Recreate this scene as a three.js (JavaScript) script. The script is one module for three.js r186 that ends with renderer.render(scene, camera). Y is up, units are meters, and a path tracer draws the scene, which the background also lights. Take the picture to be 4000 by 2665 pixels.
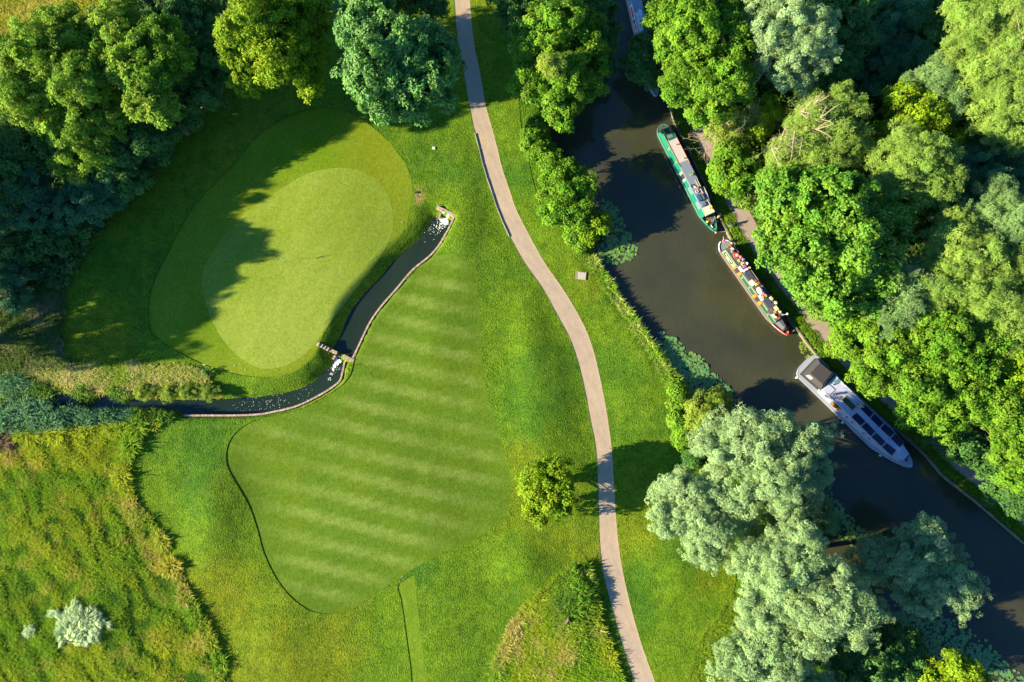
import * as THREE from 'three';
import { Sky } from 'three/addons/objects/Sky.js';
import { mergeGeometries } from 'three/addons/utils/BufferGeometryUtils.js';
import { RoundedBoxGeometry } from 'three/addons/geometries/RoundedBoxGeometry.js';

// ---------------------------------------------------------------- camera, sky, sun, exposure
// A drone hangs about ninety metres over a golf hole beside a canal and looks almost straight down.
const ALT = 90, TILT = THREE.MathUtils.degToRad(7), FOCAL = 1572, DIST = ALT / Math.cos(TILT);
const scene = new THREE.Scene();
const camera = new THREE.PerspectiveCamera(2 * Math.atan(784 / FOCAL) * 180 / Math.PI, 1024 / 682, 1, 4000);
camera.position.set(0, ALT, DIST * Math.sin(TILT));
camera.up.set(0, 0, -1);
camera.lookAt(0, 0, 0);
scene.add(camera);

const SUN_UP = THREE.MathUtils.degToRad(18.5);
const sunDir = new THREE.Vector3(-Math.cos(SUN_UP) * 0.991, Math.sin(SUN_UP), Math.cos(SUN_UP) * 0.135).normalize();
const sky = new Sky();
sky.scale.setScalar(3000);
sky.name = 'sky';
sky.userData.kind = 'structure';
const su = sky.material.uniforms;
su.sunPosition.value.copy(sunDir);
su.turbidity.value = 0.8; su.rayleigh.value = 0.85; su.mieCoefficient.value = 0.002; su.mieDirectionalG.value = 0.8;
su.cloudCoverage.value = 0;
scene.add(sky);
scene.environmentIntensity = 0.29;
const sun = new THREE.DirectionalLight(new THREE.Color().setRGB(1, 0.86, 0.56), 5);
sun.name = 'sun';
sun.position.copy(sunDir).multiplyScalar(200);
sun.castShadow = true;
Object.assign(sun.shadow.camera, { left: -110, right: 110, top: 110, bottom: -110, near: 10, far: 420 });
sun.shadow.mapSize.set(4096, 4096);
scene.add(sun, sun.target);
const renderer = new THREE.WebGLRenderer({ antialias: true });
renderer.toneMapping = THREE.LinearToneMapping;
renderer.toneMappingExposure = 4.0;
renderer.shadowMap.enabled = true;

// ---------------------------------------------------------------- helpers
function mulberry(a) { return () => { a = (a + 0x6D2B79F5) | 0; let t = Math.imul(a ^ (a >>> 15), 1 | a); t = (t + Math.imul(t ^ (t >>> 7), 61 | t)) ^ t; return ((t ^ (t >>> 14)) >>> 0) / 4294967296; }; }
let rnd = mulberry(7);
const R = (a, b) => a + (b - a) * rnd();
const clamp = THREE.MathUtils.clamp, lerp = THREE.MathUtils.lerp, sstep = THREE.MathUtils.smoothstep;
const V3 = (x, y, z) => new THREE.Vector3(x, y, z);
const lin = (r, g, b) => new THREE.Color().setRGB(r, g, b);
// Survey: a place given by its bearing on the aerial plan (2353 x 1568 units) and its height above the ground datum, in metres.
const ct = Math.cos(TILT), st = Math.sin(TILT), camZ = DIST * st;
function W(u, v, h = 0) {
  const a = (u - 1176.5) / FOCAL, b = -(v - 784) / FOCAL;
  const dx = a, dy = -ct + b * st, dz = -st - b * ct, k = (h - ALT) / dy;
  return V3(dx * k, h, camZ + dz * k);
}
const mpp = (u, v, h = 0) => W(u + 0.5, v, h).distanceTo(W(u - 0.5, v, h));   // metres per plan unit there
const used = {};
function numbered(n) { const k = used[n] = (used[n] ?? -1) + 1; return k ? n + '_' + String(k).padStart(3, '0') : n; }
function tag(o, label, category, group) { o.userData.label = label; if (category) o.userData.category = category; if (group) o.userData.group = group; return o; }
function shadows(o) { o.castShadow = o.receiveShadow = true; return o; }
function structure(name, geo, mat) { const m = shadows(new THREE.Mesh(geo, mat)); m.name = numbered(name); m.userData.kind = 'structure'; scene.add(m); return m; }
function thing(name, label, category, pos = V3(0, 0, 0), turn = 0, group) { const g = new THREE.Group(); g.name = numbered(name); g.position.copy(pos); g.rotation.y = turn; tag(g, label, category, group); scene.add(g); return g; }
function solid(name, geo, mat, label, category, pos, turn = 0, group) { const m = shadows(new THREE.Mesh(geo, mat)); m.name = numbered(name); if (pos) m.position.copy(pos); m.rotation.y = turn; tag(m, label, category, group); scene.add(m); return m; }
function part(name, geo, mat, parent, x = 0, y = 0, z = 0, ry = 0) { const m = shadows(new THREE.Mesh(geo, mat)); m.name = name; m.position.set(x, y, z); m.rotation.y = ry; parent.add(m); return m; }
const std = (c, o = {}) => new THREE.MeshStandardMaterial({ color: c, roughness: 0.7, ...o });

// periodic value noise and fbm
const PERM = (() => { const r = mulberry(99), p = new Float32Array(65536); for (let i = 0; i < p.length; i++) p[i] = r(); return p; })();
const cell = (x, y) => PERM[(((x & 255) << 8) | (y & 255)) & 65535];
function vnoise(x, y, per = 256) {
  const ix = Math.floor(x), iy = Math.floor(y), fx = x - ix, fy = y - iy, s = fx * fx * (3 - 2 * fx), t = fy * fy * (3 - 2 * fy);
  const m = (k) => ((k % per) + per) % per, x0 = m(ix), x1 = m(ix + 1), y0 = m(iy), y1 = m(iy + 1);
  return lerp(lerp(cell(x0, y0), cell(x1, y0), s), lerp(cell(x0, y1), cell(x1, y1), s), t);
}
function fbm(x, y, oct = 4, per = 256) { let a = 0, w = 0.5, sum = 0; for (let i = 0; i < oct; i++) { a += w * vnoise(x + i * 17, y + i * 31, per); sum += w; w *= 0.5; x *= 2; y *= 2; per *= 2; } return a / sum; }
const patch = (x, z, size, seed = 0, oct = 4) => fbm(x / size + 40 + seed * 13.7, z / size + 70 + seed * 7.3, oct) ;
function texture(size, fn, srgb = false) {
  const d = new Uint8Array(size * size * 4);
  for (let y = 0; y < size; y++) for (let x = 0; x < size; x++) { const c = fn(x / size, y / size), i = (y * size + x) * 4; const [r, g, b] = c.length ? c : [c, c, c]; d[i] = clamp(r, 0, 1) * 255; d[i + 1] = clamp(g, 0, 1) * 255; d[i + 2] = clamp(b, 0, 1) * 255; d[i + 3] = 255; }
  const t = new THREE.DataTexture(d, size, size); t.wrapS = t.wrapT = THREE.RepeatWrapping; t.magFilter = THREE.LinearFilter; t.minFilter = THREE.LinearMipmapLinearFilter; t.generateMipmaps = true; if (srgb) t.colorSpace = THREE.SRGBColorSpace; t.needsUpdate = true; return t;
}
function tiled(t, metres) { const c = t.clone(); c.repeat.set(1 / metres, 1 / metres); c.needsUpdate = true; return c; }   // uv are metres

// curves and signed distances on the plan
function smooth(pts, closed, per = 4) { const c = new THREE.CatmullRomCurve3(pts.map(([u, v]) => W(u, v)), closed, 'centripetal'); return c.getPoints(pts.length * per).slice(0, closed ? -1 : undefined).map((p) => [p.x, p.z]); }
function segs(pts, closed) { const s = [], n = pts.length; for (let i = 0; i < (closed ? n : n - 1); i++) { const a = pts[i], b = pts[(i + 1) % n]; s.push(a[0], a[1], b[0], b[1]); } return s; }
function dist2(S, x, z) {
  let best = 1e9;
  for (let i = 0; i < S.length; i += 4) { const ax = S[i], az = S[i + 1], ex = S[i + 2] - ax, ez = S[i + 3] - az, wx = x - ax, wz = z - az, t = clamp((wx * ex + wz * ez) / (ex * ex + ez * ez + 1e-9), 0, 1), dx = wx - ex * t, dz = wz - ez * t, d = dx * dx + dz * dz; if (d < best) best = d; }
  return best;
}
function inside(P, x, z) { let c = false; for (let i = 0, j = P.length - 1; i < P.length; j = i++) { const a = P[i], b = P[j]; if ((a[1] > z) !== (b[1] > z) && x < ((b[0] - a[0]) * (z - a[1])) / (b[1] - a[1]) + a[0]) c = !c; } return c; }
function zone(P, reach = 4) {
  const S = segs(P, true), xs = P.map((p) => p[0]), zs = P.map((p) => p[1]), x0 = Math.min(...xs) - reach, x1 = Math.max(...xs) + reach, z0 = Math.min(...zs) - reach, z1 = Math.max(...zs) + reach;
  const f = (x, z) => (x < x0 || x > x1 || z < z0 || z > z1 ? reach : Math.sqrt(dist2(S, x, z)) * (inside(P, x, z) ? -1 : 1));
  return Object.assign(f, { P, box: [x0 + reach, x1 - reach, z0 + reach, z1 - reach] });
}
// ---------------------------------------------------------------- the land: plan outlines
const greenZ = zone(smooth([[760, 388], [800, 388], [840, 398], [872, 420], [895, 455], [903, 493], [902, 530], [887, 570], [862, 610], [828, 650], [798, 692], [765, 735], [740, 770], [712, 803], [680, 830], [640, 845], [600, 847], [565, 832], [535, 808], [505, 770], [485, 730], [473, 690], [466, 650], [470, 618], [486, 588], [510, 552], [540, 518], [570, 487], [600, 465], [640, 440], [680, 413], [720, 396]], true));
const apronZ = zone(smooth([[757, 246], [810, 262], [858, 294], [902, 337], [933, 381], [946, 424], [943, 468], [932, 520], [909, 562], [869, 604], [836, 642], [804, 681], [757, 745], [740, 776], [725, 810], [703, 837], [673, 857], [622, 867], [588, 867], [540, 860], [483, 844], [429, 820], [371, 786], [348, 763], [341, 725], [344, 681], [361, 631], [390, 573], [412, 529], [449, 469], [490, 425], [527, 390], [588, 321], [640, 283], [690, 258]], true));
const fairwayZ = zone(smooth([[1037, 582], [1010, 586], [990, 590], [951, 625], [913, 668], [879, 707], [855, 741], [838, 774], [825, 803], [813, 831], [806, 860], [785, 886], [750, 909], [700, 936], [645, 953], [598, 962], [560, 980], [535, 1002], [522, 1030], [521, 1056], [527, 1080], [541, 1106], [568, 1152], [590, 1212], [605, 1268], [632, 1325], [666, 1369], [706, 1400], [740, 1410], [777, 1408], [818, 1396], [858, 1369], [912, 1332], [960, 1302], [1027, 1268], [1095, 1238], [1135, 1210], [1159, 1187], [1172, 1150], [1174, 1106], [1166, 1062], [1142, 975], [1122, 911], [1110, 854], [1105, 766], [1101, 698], [1091, 641], [1073, 604], [1056, 588]], true));
const mownZ = zone(smooth([[800, -120], [600, -60], [560, 150], [470, 260], [400, 350], [330, 440], [250, 520], [190, 600], [152, 680], [135, 760], [148, 820], [182, 838], [270, 835], [338, 840], [422, 843], [473, 855], [487, 880], [507, 912], [470, 945], [409, 957], [371, 971], [331, 995], [309, 1022], [299, 1060], [301, 1122], [321, 1163], [348, 1197], [378, 1237], [402, 1291], [426, 1342], [449, 1393], [483, 1453], [513, 1521], [545, 1640], [700, 1720], [1000, 1720], [1100, 1640], [1135, 1528], [1159, 1477], [1176, 1433], [1210, 1389], [1264, 1345], [1325, 1301], [1346, 1296], [1358, 1342], [1372, 1409], [1392, 1464], [1412, 1521], [1450, 1640], [1500, 1720], [1560, 1640], [1595, 1521], [1615, 1470], [1656, 1416], [1683, 1372], [1690, 1250], [1620, 1060], [1556, 965], [1543, 900], [1520, 850], [1494, 805], [1468, 765], [1443, 725], [1412, 685], [1382, 645], [1358, 605], [1335, 560], [1295, 530], [1255, 495], [1228, 430], [1215, 370], [1203, 320], [1195, 270], [1190, 150], [1185, 0], [1180, -120], [1000, -160]], true, 3));
const pathL = smooth([[1032, -120], [1037, -60], [1042, 0], [1046, 51], [1051, 91], [1061, 145], [1071, 209], [1078, 246], [1085, 284], [1097, 327], [1112, 388], [1129, 439], [1142, 479], [1163, 529], [1176, 555], [1203, 603], [1244, 661], [1278, 722], [1308, 779], [1325, 826], [1342, 894], [1355, 965], [1366, 1019], [1371, 1070], [1374, 1156], [1376, 1241], [1383, 1308], [1396, 1362], [1409, 1413], [1426, 1474], [1443, 1528], [1461, 1585], [1500, 1720]], false, 5);
const pathR = smooth([[1074, -120], [1078, -60], [1081, 0], [1085, 51], [1091, 101], [1102, 155], [1112, 212], [1118, 245], [1128, 280], [1141, 328], [1157, 392], [1172, 435], [1185, 475], [1210, 526], [1226, 556], [1252, 602], [1291, 658], [1322, 708], [1350, 762], [1367, 812], [1386, 895], [1399, 969], [1407, 1030], [1411, 1085], [1415, 1156], [1421, 1232], [1430, 1300], [1441, 1352], [1454, 1405], [1472, 1468], [1491, 1524], [1512, 1583], [1552, 1720]], false, 5);
const pathZ = zone([...pathL, ...pathR.slice().reverse()]);
// stream between its weirs, and below the lower weir
const s1L = smooth([[996, 489], [985, 508], [968, 534], [946, 556], [899, 597], [868, 634], [824, 681], [797, 718], [780, 759], [763, 797]], false);
const s1R = smooth([[1040, 502], [1030, 524], [1022, 538], [1007, 563], [986, 587], [946, 620], [909, 664], [874, 704], [850, 738], [833, 771], [820, 799], [808, 823]], false);
const s2L = smooth([[768, 815], [758, 832], [733, 855], [703, 879], [656, 896], [588, 907], [540, 910], [500, 913], [405, 915], [236, 906], [152, 903], [118, 900], [34, 915], [-60, 925], [-300, 950]], false);
const s2R = smooth([[790, 828], [787, 845], [784, 858], [779, 874], [757, 892], [723, 912], [680, 932], [632, 944], [588, 951], [473, 953], [408, 951], [395, 944], [304, 938], [203, 940], [169, 936], [135, 932], [60, 935], [-60, 955], [-300, 980]], false);
const stream1 = zone([...s1L, ...s1R.slice().reverse()]), stream2 = zone([...s2L, ...s2R.slice().reverse()]);
// canal banks: the near bank is grass and reeds, the far bank has a stone edge and the towpath
const canL = smooth([[1225, -150], [1240, -60], [1248, 40], [1252, 140], [1255, 220], [1262, 300], [1284, 355], [1312, 400], [1335, 445], [1350, 500], [1362, 560], [1382, 618], [1409, 658], [1433, 698], [1466, 738], [1490, 775], [1517, 813], [1544, 850], [1578, 894], [1640, 960], [1720, 1080], [1820, 1230], [1950, 1390], [2100, 1500], [2250, 1610], [2480, 1780]], false);
const canR = smooth([[1430, -200], [1462, -60], [1480, 0], [1503, 100], [1522, 180], [1538, 240], [1553, 288], [1580, 342], [1613, 415], [1652, 497], [1688, 563], [1748, 650], [1832, 759], [1876, 816], [1950, 893], [2030, 965], [2119, 1038], [2170, 1096], [2238, 1150], [2353, 1248], [2500, 1372], [2700, 1540]], false);
const canalZ = zone([...canL, ...canR.slice().reverse()], 6);
function offsetLine(P, d) { return P.map((p, i) => { const a = P[Math.max(0, i - 1)], b = P[Math.min(P.length - 1, i + 1)], x = b[0] - a[0], z = b[1] - a[1], l = Math.hypot(x, z) || 1; return [p[0] + z / l * d, p[1] - x / l * d]; }); }
const towL = offsetLine(canR, 1.75), towR = offsetLine(canR, 4.0);
const towZ = zone([...towL, ...towR.slice().reverse()]);
const SL = { s1: segs(s1L), s1r: segs(s1R), s2: segs(s2L), s2r: segs(s2R), cl: segs(canL), cr: segs(canR), pl: segs(pathL) };

// ---------------------------------------------------------------- heights
const CANAL_Y = -0.55, S1_Y = -0.62, S2_Y = -1.05;
const MOUNDS = [[1245, 960, 70, 160, 0.55], [1215, 780, 40, 110, 0.35], [490, 1190, 70, 120, 0.8], [645, 1480, 75, 110, 0.4], [1205, 1290, 62, 60, 0.6], [1060, 540, 50, 130, 0.45], [1010, 1450, 90, 120, 0.35], [1490, 820, 60, 160, 0.25], [1560, 1300, 60, 120, 0.3],
  [560, 640, 150, 150, 0.45], [760, 560, 150, 160, 0.5], [620, 300, 90, 60, 0.5], [420, 720, 60, 100, 0.35], [880, 1150, 220, 160, 0.5], [1000, 760, 70, 120, 0.3], [1300, 1450, 60, 80, 0.5], [120, 1250, 120, 90, 0.4], [250, 1450, 90, 90, 0.45]].map(([u, v, a, b, h]) => { const p = W(u, v), k = mpp(u, v); return [p.x, p.z, a * k, b * k, h]; });
function landBase(x, z) {
  let y = (patch(x, z, 14, 1, 3) - 0.5) * 0.34 + (patch(x, z, 5, 2, 2) - 0.5) * 0.07;
  for (const [mx, mz, a, b, h] of MOUNDS) { const q = ((x - mx) / a) ** 2 + ((z - mz) / b) ** 2; if (q < 6) y += h * Math.exp(-q * 1.2); }
  return y;
}
function carve(y, d, wl, w, depth) { if (d > w) return y; const t = d / w; return t >= 0 ? lerp(wl, y, Math.pow(t, 0.7)) : wl + Math.max(t * 1.2, -1) * depth; }
function land(x, z) {
  let y = landBase(x, z);
  const dt = towZ(x, z); if (dt < 3) y = lerp(0.02, y, sstep(dt, 0.5, 3));
  const dp = pathZ(x, z); if (dp < 3.2) y = lerp(y * 0.35 - 0.12, y, sstep(dp, -0.2, 3.2));
  const dc = canalZ(x, z);
  if (dc < 4) { const far = dist2(SL.cr, x, z) < dist2(SL.cl, x, z); y = carve(y, dc, CANAL_Y, far ? 0.35 : 1.5, 0.7); }
  const d1 = stream1(x, z); if (d1 < 3.5) { const right = dist2(SL.s1r, x, z) < dist2(SL.s1, x, z); y = carve(y, d1, S1_Y, right ? 0.4 : 1.7, 0.5); }
  const d2 = stream2(x, z); if (d2 < 3.5) { const right = dist2(SL.s2r, x, z) < dist2(SL.s2, x, z); y = carve(y, d2, S2_Y, right ? 0.45 : 2.0, 0.5); }
  return y;
}
const ground = (x, z) => land(x, z) + 0.03;
const onGround = (u, v) => { let p = W(u, v); for (let i = 0; i < 3; i++) p = W(u, v, ground(p.x, p.z)); return p; };

// ---------------------------------------------------------------- sheets cut out of one fine grid
const G = { x0: -98, z0: -84, s: 0.5, nx: 393, nz: 321 };
G.y = new Float32Array(G.nx * G.nz);
for (let j = 0; j < G.nz; j++) for (let i = 0; i < G.nx; i++) G.y[j * G.nx + i] = land(G.x0 + i * G.s, G.z0 + j * G.s);
function sampled(f, reach = 4) { const a = new Float32Array(G.nx * G.nz), [x0, x1, z0, z1] = f.box; for (let j = 0; j < G.nz; j++) for (let i = 0; i < G.nx; i++) { const x = G.x0 + i * G.s, z = G.z0 + j * G.s; a[j * G.nx + i] = x < x0 - 2 || x > x1 + 2 || z < z0 - 2 || z > z1 + 2 ? reach : f(x, z); } return a; }
const D = { green: sampled(greenZ), apron: sampled(apronZ), fairway: sampled(fairwayZ), mown: sampled(mownZ), path: sampled(pathZ), tow: sampled(towZ) };
function sheet(name, dist, lift, colour, mat, skirt = 0.1) {
  const pos = [], col = [], idx = [], seen = new Map(), sk = [];
  const put = (x, y, z) => { pos.push(x, y, z); const c = colour(x, z); col.push(c[0], c[1], c[2]); return pos.length / 3 - 1; };
  const vert = (k) => { if (!seen.has(k)) { const i = k % G.nx, j = (k / G.nx) | 0; seen.set(k, put(G.x0 + i * G.s, G.y[k] + lift, G.z0 + j * G.s)); } return seen.get(k); };
  const edge = (a, b) => { const lo = Math.min(a, b), hi = Math.max(a, b), key = 'e' + lo + '_' + hi; if (!seen.has(key)) { const t = clamp(dist[lo] / (dist[lo] - dist[hi]), 0.001, 0.999), i = lo % G.nx, j = (lo / G.nx) | 0, i2 = hi % G.nx, j2 = (hi / G.nx) | 0; seen.set(key, put(G.x0 + lerp(i, i2, t) * G.s, lerp(G.y[lo], G.y[hi], t) + lift, G.z0 + lerp(j, j2, t) * G.s)); } return seen.get(key); };
  const tri = (a, b, c) => {
    const k = [a, b, c], out = []; let cut = [];
    for (let n = 0; n < 3; n++) { const p = k[n], q = k[(n + 1) % 3]; if (dist[p] < 0) out.push(vert(p)); if (dist[p] < 0 !== dist[q] < 0) { const e = edge(p, q); out.push(e); cut.push(e); } }
    for (let n = 2; n < out.length; n++) idx.push(out[0], out[n - 1], out[n]);
    if (cut.length === 2) sk.push(dist[a] < 0 || (dist[b] < 0 && dist[c] < 0) ? cut : cut.reverse());
  };
  for (let j = 0; j < G.nz - 1; j++) for (let i = 0; i < G.nx - 1; i++) { const a = j * G.nx + i, b = a + 1, c = a + G.nx, d = c + 1; if (dist[a] > 0 && dist[b] > 0 && dist[c] > 0 && dist[d] > 0) continue; tri(a, c, b); tri(b, c, d); }
  const top = new THREE.BufferGeometry(); top.setAttribute('position', new THREE.Float32BufferAttribute(pos, 3)); top.setIndex(idx); top.computeVertexNormals();
  const nor = Array.from(top.attributes.normal.array);
  if (skirt) for (const [a, b] of sk) {
    const p = [a, b].map((k) => [pos[k * 3], pos[k * 3 + 1], pos[k * 3 + 2]]), n = pos.length / 3, ex = p[1][0] - p[0][0], ez = p[1][2] - p[0][2], l = Math.hypot(ex, ez) || 1;
    for (const q of p) for (const dy of [0, -skirt]) { pos.push(q[0], q[1] + dy, q[2]); const c = colour(q[0], q[2]); col.push(c[0], c[1], c[2]); nor.push(ez / l, 0.3, -ex / l); }
    idx.push(n, n + 1, n + 2, n + 2, n + 1, n + 3);
  }
  const g = new THREE.BufferGeometry();
  g.setAttribute('position', new THREE.Float32BufferAttribute(pos, 3)); g.setAttribute('normal', new THREE.Float32BufferAttribute(nor, 3)); g.setAttribute('color', new THREE.Float32BufferAttribute(col, 3));
  const uv = new Float32Array(pos.length / 3 * 2); for (let i = 0; i < uv.length / 2; i++) { uv[i * 2] = pos[i * 3]; uv[i * 2 + 1] = pos[i * 3 + 2]; }
  g.setAttribute('uv', new THREE.BufferAttribute(uv, 2)); g.setIndex(idx);
  return structure(name, g, mat);
}
// turf grain: two tiling textures of different period, blade clumps in colour and in relief
const turfFine = texture(1024, (u, v) => { const a = fbm(u * 128, v * 128, 3, 128), b = fbm(u * 40, v * 40, 3, 40), g = 0.78 + (a - 0.5) * 0.5 + (b - 0.5) * 0.25; return [g * 1.02, g, g * 0.9]; });
const turfCoarse = texture(1024, (u, v) => { const a = fbm(u * 150, v * 150, 3, 150), b = fbm(u * 22, v * 22, 4, 22), c = vnoise(u * 200, v * 200, 200), g = 0.72 + (a - 0.5) * 0.85 + (b - 0.5) * 0.35 + (c - 0.5) * 0.3; return [g * (1.0 + (b - 0.5) * 0.35), g, g * 0.9]; });
const turf = (map, metres, bumpT, bumpM, bump, o = {}) => new THREE.MeshPhysicalMaterial({ specularIntensity: 0.12, vertexColors: true, map: tiled(map, metres), bumpMap: tiled(bumpT, bumpM), bumpScale: bump, roughness: 0.95, ...o });
const mixc = (a, b, t) => [lerp(a[0], b[0], t), lerp(a[1], b[1], t), lerp(a[2], b[2], t)];
const C = { green: [0.245, 0.325, 0.05], apron: [0.17, 0.25, 0.018], fairA: [0.085, 0.172, 0.016], fairB: [0.172, 0.252, 0.045], rough: [0.118, 0.215, 0.013], roughY: [0.185, 0.225, 0.013], roughD: [0.072, 0.172, 0.015], meadow: [0.20, 0.24, 0.015], straw: [0.36, 0.26, 0.09], soil: [0.045, 0.05, 0.02], bank: [0.12, 0.24, 0.010] };
const greenTurf = turf(turfFine, 13, turfFine, 11, 0.02), fairTurf = turf(turfFine, 17, turfFine, 15, 0.03), roughTurf = turf(turfCoarse, 19, turfCoarse, 14, 0.07), meadowTurf = turf(turfCoarse, 23, turfCoarse, 17, 0.12);
const n = G.nx * G.nz, dist = (f) => Float32Array.from({ length: n }, (_, k) => f(k));
const stripeDir = (() => { const a = W(600, 1100), b = W(1100, 1215), x = b.x - a.x, z = b.z - a.z, l = Math.hypot(x, z); return [-z / l, x / l]; })();
const cutDir = (() => { const a = W(560, 760), b = W(830, 430), x = b.x - a.x, z = b.z - a.z, l = Math.hypot(x, z); return [-z / l, x / l]; })();
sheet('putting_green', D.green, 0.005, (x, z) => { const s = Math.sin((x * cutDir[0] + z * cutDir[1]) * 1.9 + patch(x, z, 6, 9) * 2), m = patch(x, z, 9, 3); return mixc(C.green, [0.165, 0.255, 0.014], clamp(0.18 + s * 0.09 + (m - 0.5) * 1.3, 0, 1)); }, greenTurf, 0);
sheet('green_apron', dist((k) => Math.min(D.apron[k], D.green[k])), 0.0, (x, z) => { const m = patch(x, z, 8, 4), y = patch(x, z, 20, 5, 2); return mixc(mixc(C.apron, [0.12, 0.225, 0.007], clamp((m - 0.42) * 3, 0, 1)), [0.23, 0.25, 0.012], clamp((y - 0.5) * 2.2, 0, 0.6)); }, greenTurf);
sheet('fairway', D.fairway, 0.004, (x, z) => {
  const q = x * stripeDir[0] + z * stripeDir[1] + (patch(x, z, 11, 6, 2) - 0.5) * 0.7, s = Math.sin(q * 2 * Math.PI / 3.02 + 0.6), band = sstep(s, -0.1, 0.55);  // mowing stripes: light reflected off bent blades, painted into the turf colour
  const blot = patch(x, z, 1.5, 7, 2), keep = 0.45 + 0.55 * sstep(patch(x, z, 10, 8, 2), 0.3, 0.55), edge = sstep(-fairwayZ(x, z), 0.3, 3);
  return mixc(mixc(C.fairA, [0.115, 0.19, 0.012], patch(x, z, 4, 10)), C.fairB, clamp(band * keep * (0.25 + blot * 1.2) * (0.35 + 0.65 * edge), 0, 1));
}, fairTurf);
const wornAt = W(963, 452), stripZ = zone(smooth([[914, 1342], [935, 1326], [950, 1318], [957, 1370], [966, 1450], [978, 1540], [995, 1660], [958, 1660], [944, 1540], [932, 1450], [922, 1380]], true)); D.strip = sampled(stripZ).map((d, k) => Math.max(d, 0.55 - D.fairway[k]));
sheet('mown_strip', D.strip, 0.015, (x, z) => mixc([0.105, 0.205, 0.012], [0.16, 0.235, 0.02], patch(x, z, 1.6, 17, 2)), fairTurf);
sheet('mown_rough', dist((k) => Math.max(D.mown[k], -D.strip[k], -D.apron[k], -D.green[k], -D.fairway[k], -D.path[k] - 0.08)), 0.07, (x, z) => {
  const m = patch(x, z, 7, 11), y = patch(x, z, 16, 12, 3), f = patch(x, z, 2.2, 13, 2), g2 = patch(x, z, 1.1, 16, 2);
  let c = mixc(C.rough, C.roughD, clamp((m - 0.48) * 4, 0, 1)); c = mixc(c, C.roughY, clamp((y - 0.46) * 3.4 + (f - 0.5) * 0.6 + 0.1, 0, 0.9));
  const worn = Math.exp(-(((x - wornAt.x) / 0.75) ** 2 + ((z - wornAt.z) / 1.5) ** 2)); c = mixc(c, [0.30, 0.23, 0.09], clamp(worn * 1.6 - (1 - g2) * 0.9, 0, 0.8));
  const k = 0.86 + g2 * 0.28; return [c[0] * k, c[1] * k, c[2] * k];
}, roughTurf);
const woodL = zone([[-140, -140], [-20, -140], [-22, -66], [-35, -48], [-46, -35], [-57, -16], [-64, -3], [-68, 4], [-140, 10]], 5);
const meadowAt = (x, z) => x < -20 || z > 15;
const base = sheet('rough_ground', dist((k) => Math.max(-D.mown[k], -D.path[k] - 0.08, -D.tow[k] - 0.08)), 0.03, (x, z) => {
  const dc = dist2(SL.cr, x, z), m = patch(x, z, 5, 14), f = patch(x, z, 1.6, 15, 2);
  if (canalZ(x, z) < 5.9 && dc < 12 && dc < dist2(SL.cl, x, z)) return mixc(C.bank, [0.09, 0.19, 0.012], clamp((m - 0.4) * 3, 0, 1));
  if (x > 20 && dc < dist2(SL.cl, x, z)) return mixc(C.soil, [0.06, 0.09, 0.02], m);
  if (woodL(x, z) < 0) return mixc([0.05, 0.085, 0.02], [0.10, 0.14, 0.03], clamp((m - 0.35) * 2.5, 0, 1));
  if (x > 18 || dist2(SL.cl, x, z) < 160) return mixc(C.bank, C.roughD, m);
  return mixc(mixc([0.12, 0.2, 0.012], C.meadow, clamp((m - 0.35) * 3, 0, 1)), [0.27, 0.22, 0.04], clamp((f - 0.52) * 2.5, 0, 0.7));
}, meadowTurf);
{ // land beyond the surveyed part, out to the horizon
  const s = new THREE.Shape([new THREE.Vector2(-1500, -1500), new THREE.Vector2(1500, -1500), new THREE.Vector2(1500, 1500), new THREE.Vector2(-1500, 1500)]);
  const x1 = G.x0 + (G.nx - 1) * G.s, z1 = G.z0 + (G.nz - 1) * G.s; s.holes.push(new THREE.Path([new THREE.Vector2(G.x0, G.z0), new THREE.Vector2(G.x0, z1), new THREE.Vector2(x1, z1), new THREE.Vector2(x1, G.z0)]));
  const g = new THREE.ShapeGeometry(s); g.rotateX(Math.PI / 2); const nn = g.attributes.normal; for (let i = 0; i < nn.count; i++) nn.setXYZ(i, 0, 1, 0); const ix = g.index.array; for (let i = 0; i < ix.length; i += 3) { const t = ix[i]; ix[i] = ix[i + 1]; ix[i + 1] = t; }
  structure('far_ground', g, std(lin(0.1, 0.15, 0.02), { roughness: 1 }));
}
// ---------------------------------------------------------------- paths
function ribbon(name, L, Rr, across, lift, mat, colour) {
  const pos = [], uv = [], idx = [], col = []; let run = 0; const N = Math.min(L.length, Rr.length);
  for (let i = 0; i < N; i++) {
    if (i) run += Math.hypot(L[i][0] - L[i - 1][0], L[i][1] - L[i - 1][1]);
    for (let k = 0; k <= across; k++) { const t = lerp(-0.03, 1.03, k / across), x = lerp(L[i][0], Rr[i][0], t), z = lerp(L[i][1], Rr[i][1], t), y = land(x, z) + lift; pos.push(x, y, z); uv.push(t * 2.6, run); const c = colour(x, z, t, run); col.push(...c); }
    if (i) for (let k = 0; k < across; k++) { const a = (i - 1) * (across + 1) + k, b = a + across + 1; idx.push(a, b, a + 1, a + 1, b, b + 1); }
  }
  const g = new THREE.BufferGeometry(); g.setAttribute('position', new THREE.Float32BufferAttribute(pos, 3)); g.setAttribute('uv', new THREE.Float32BufferAttribute(uv, 2)); g.setAttribute('color', new THREE.Float32BufferAttribute(col, 3)); g.setIndex(idx); g.computeVertexNormals();
  if (g.attributes.normal.getY(5) < 0) { const ix = g.index.array; for (let i = 0; i < ix.length; i += 3) { const t = ix[i]; ix[i] = ix[i + 1]; ix[i + 1] = t; } g.computeVertexNormals(); }
  return structure(name, g, mat);
}
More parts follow.
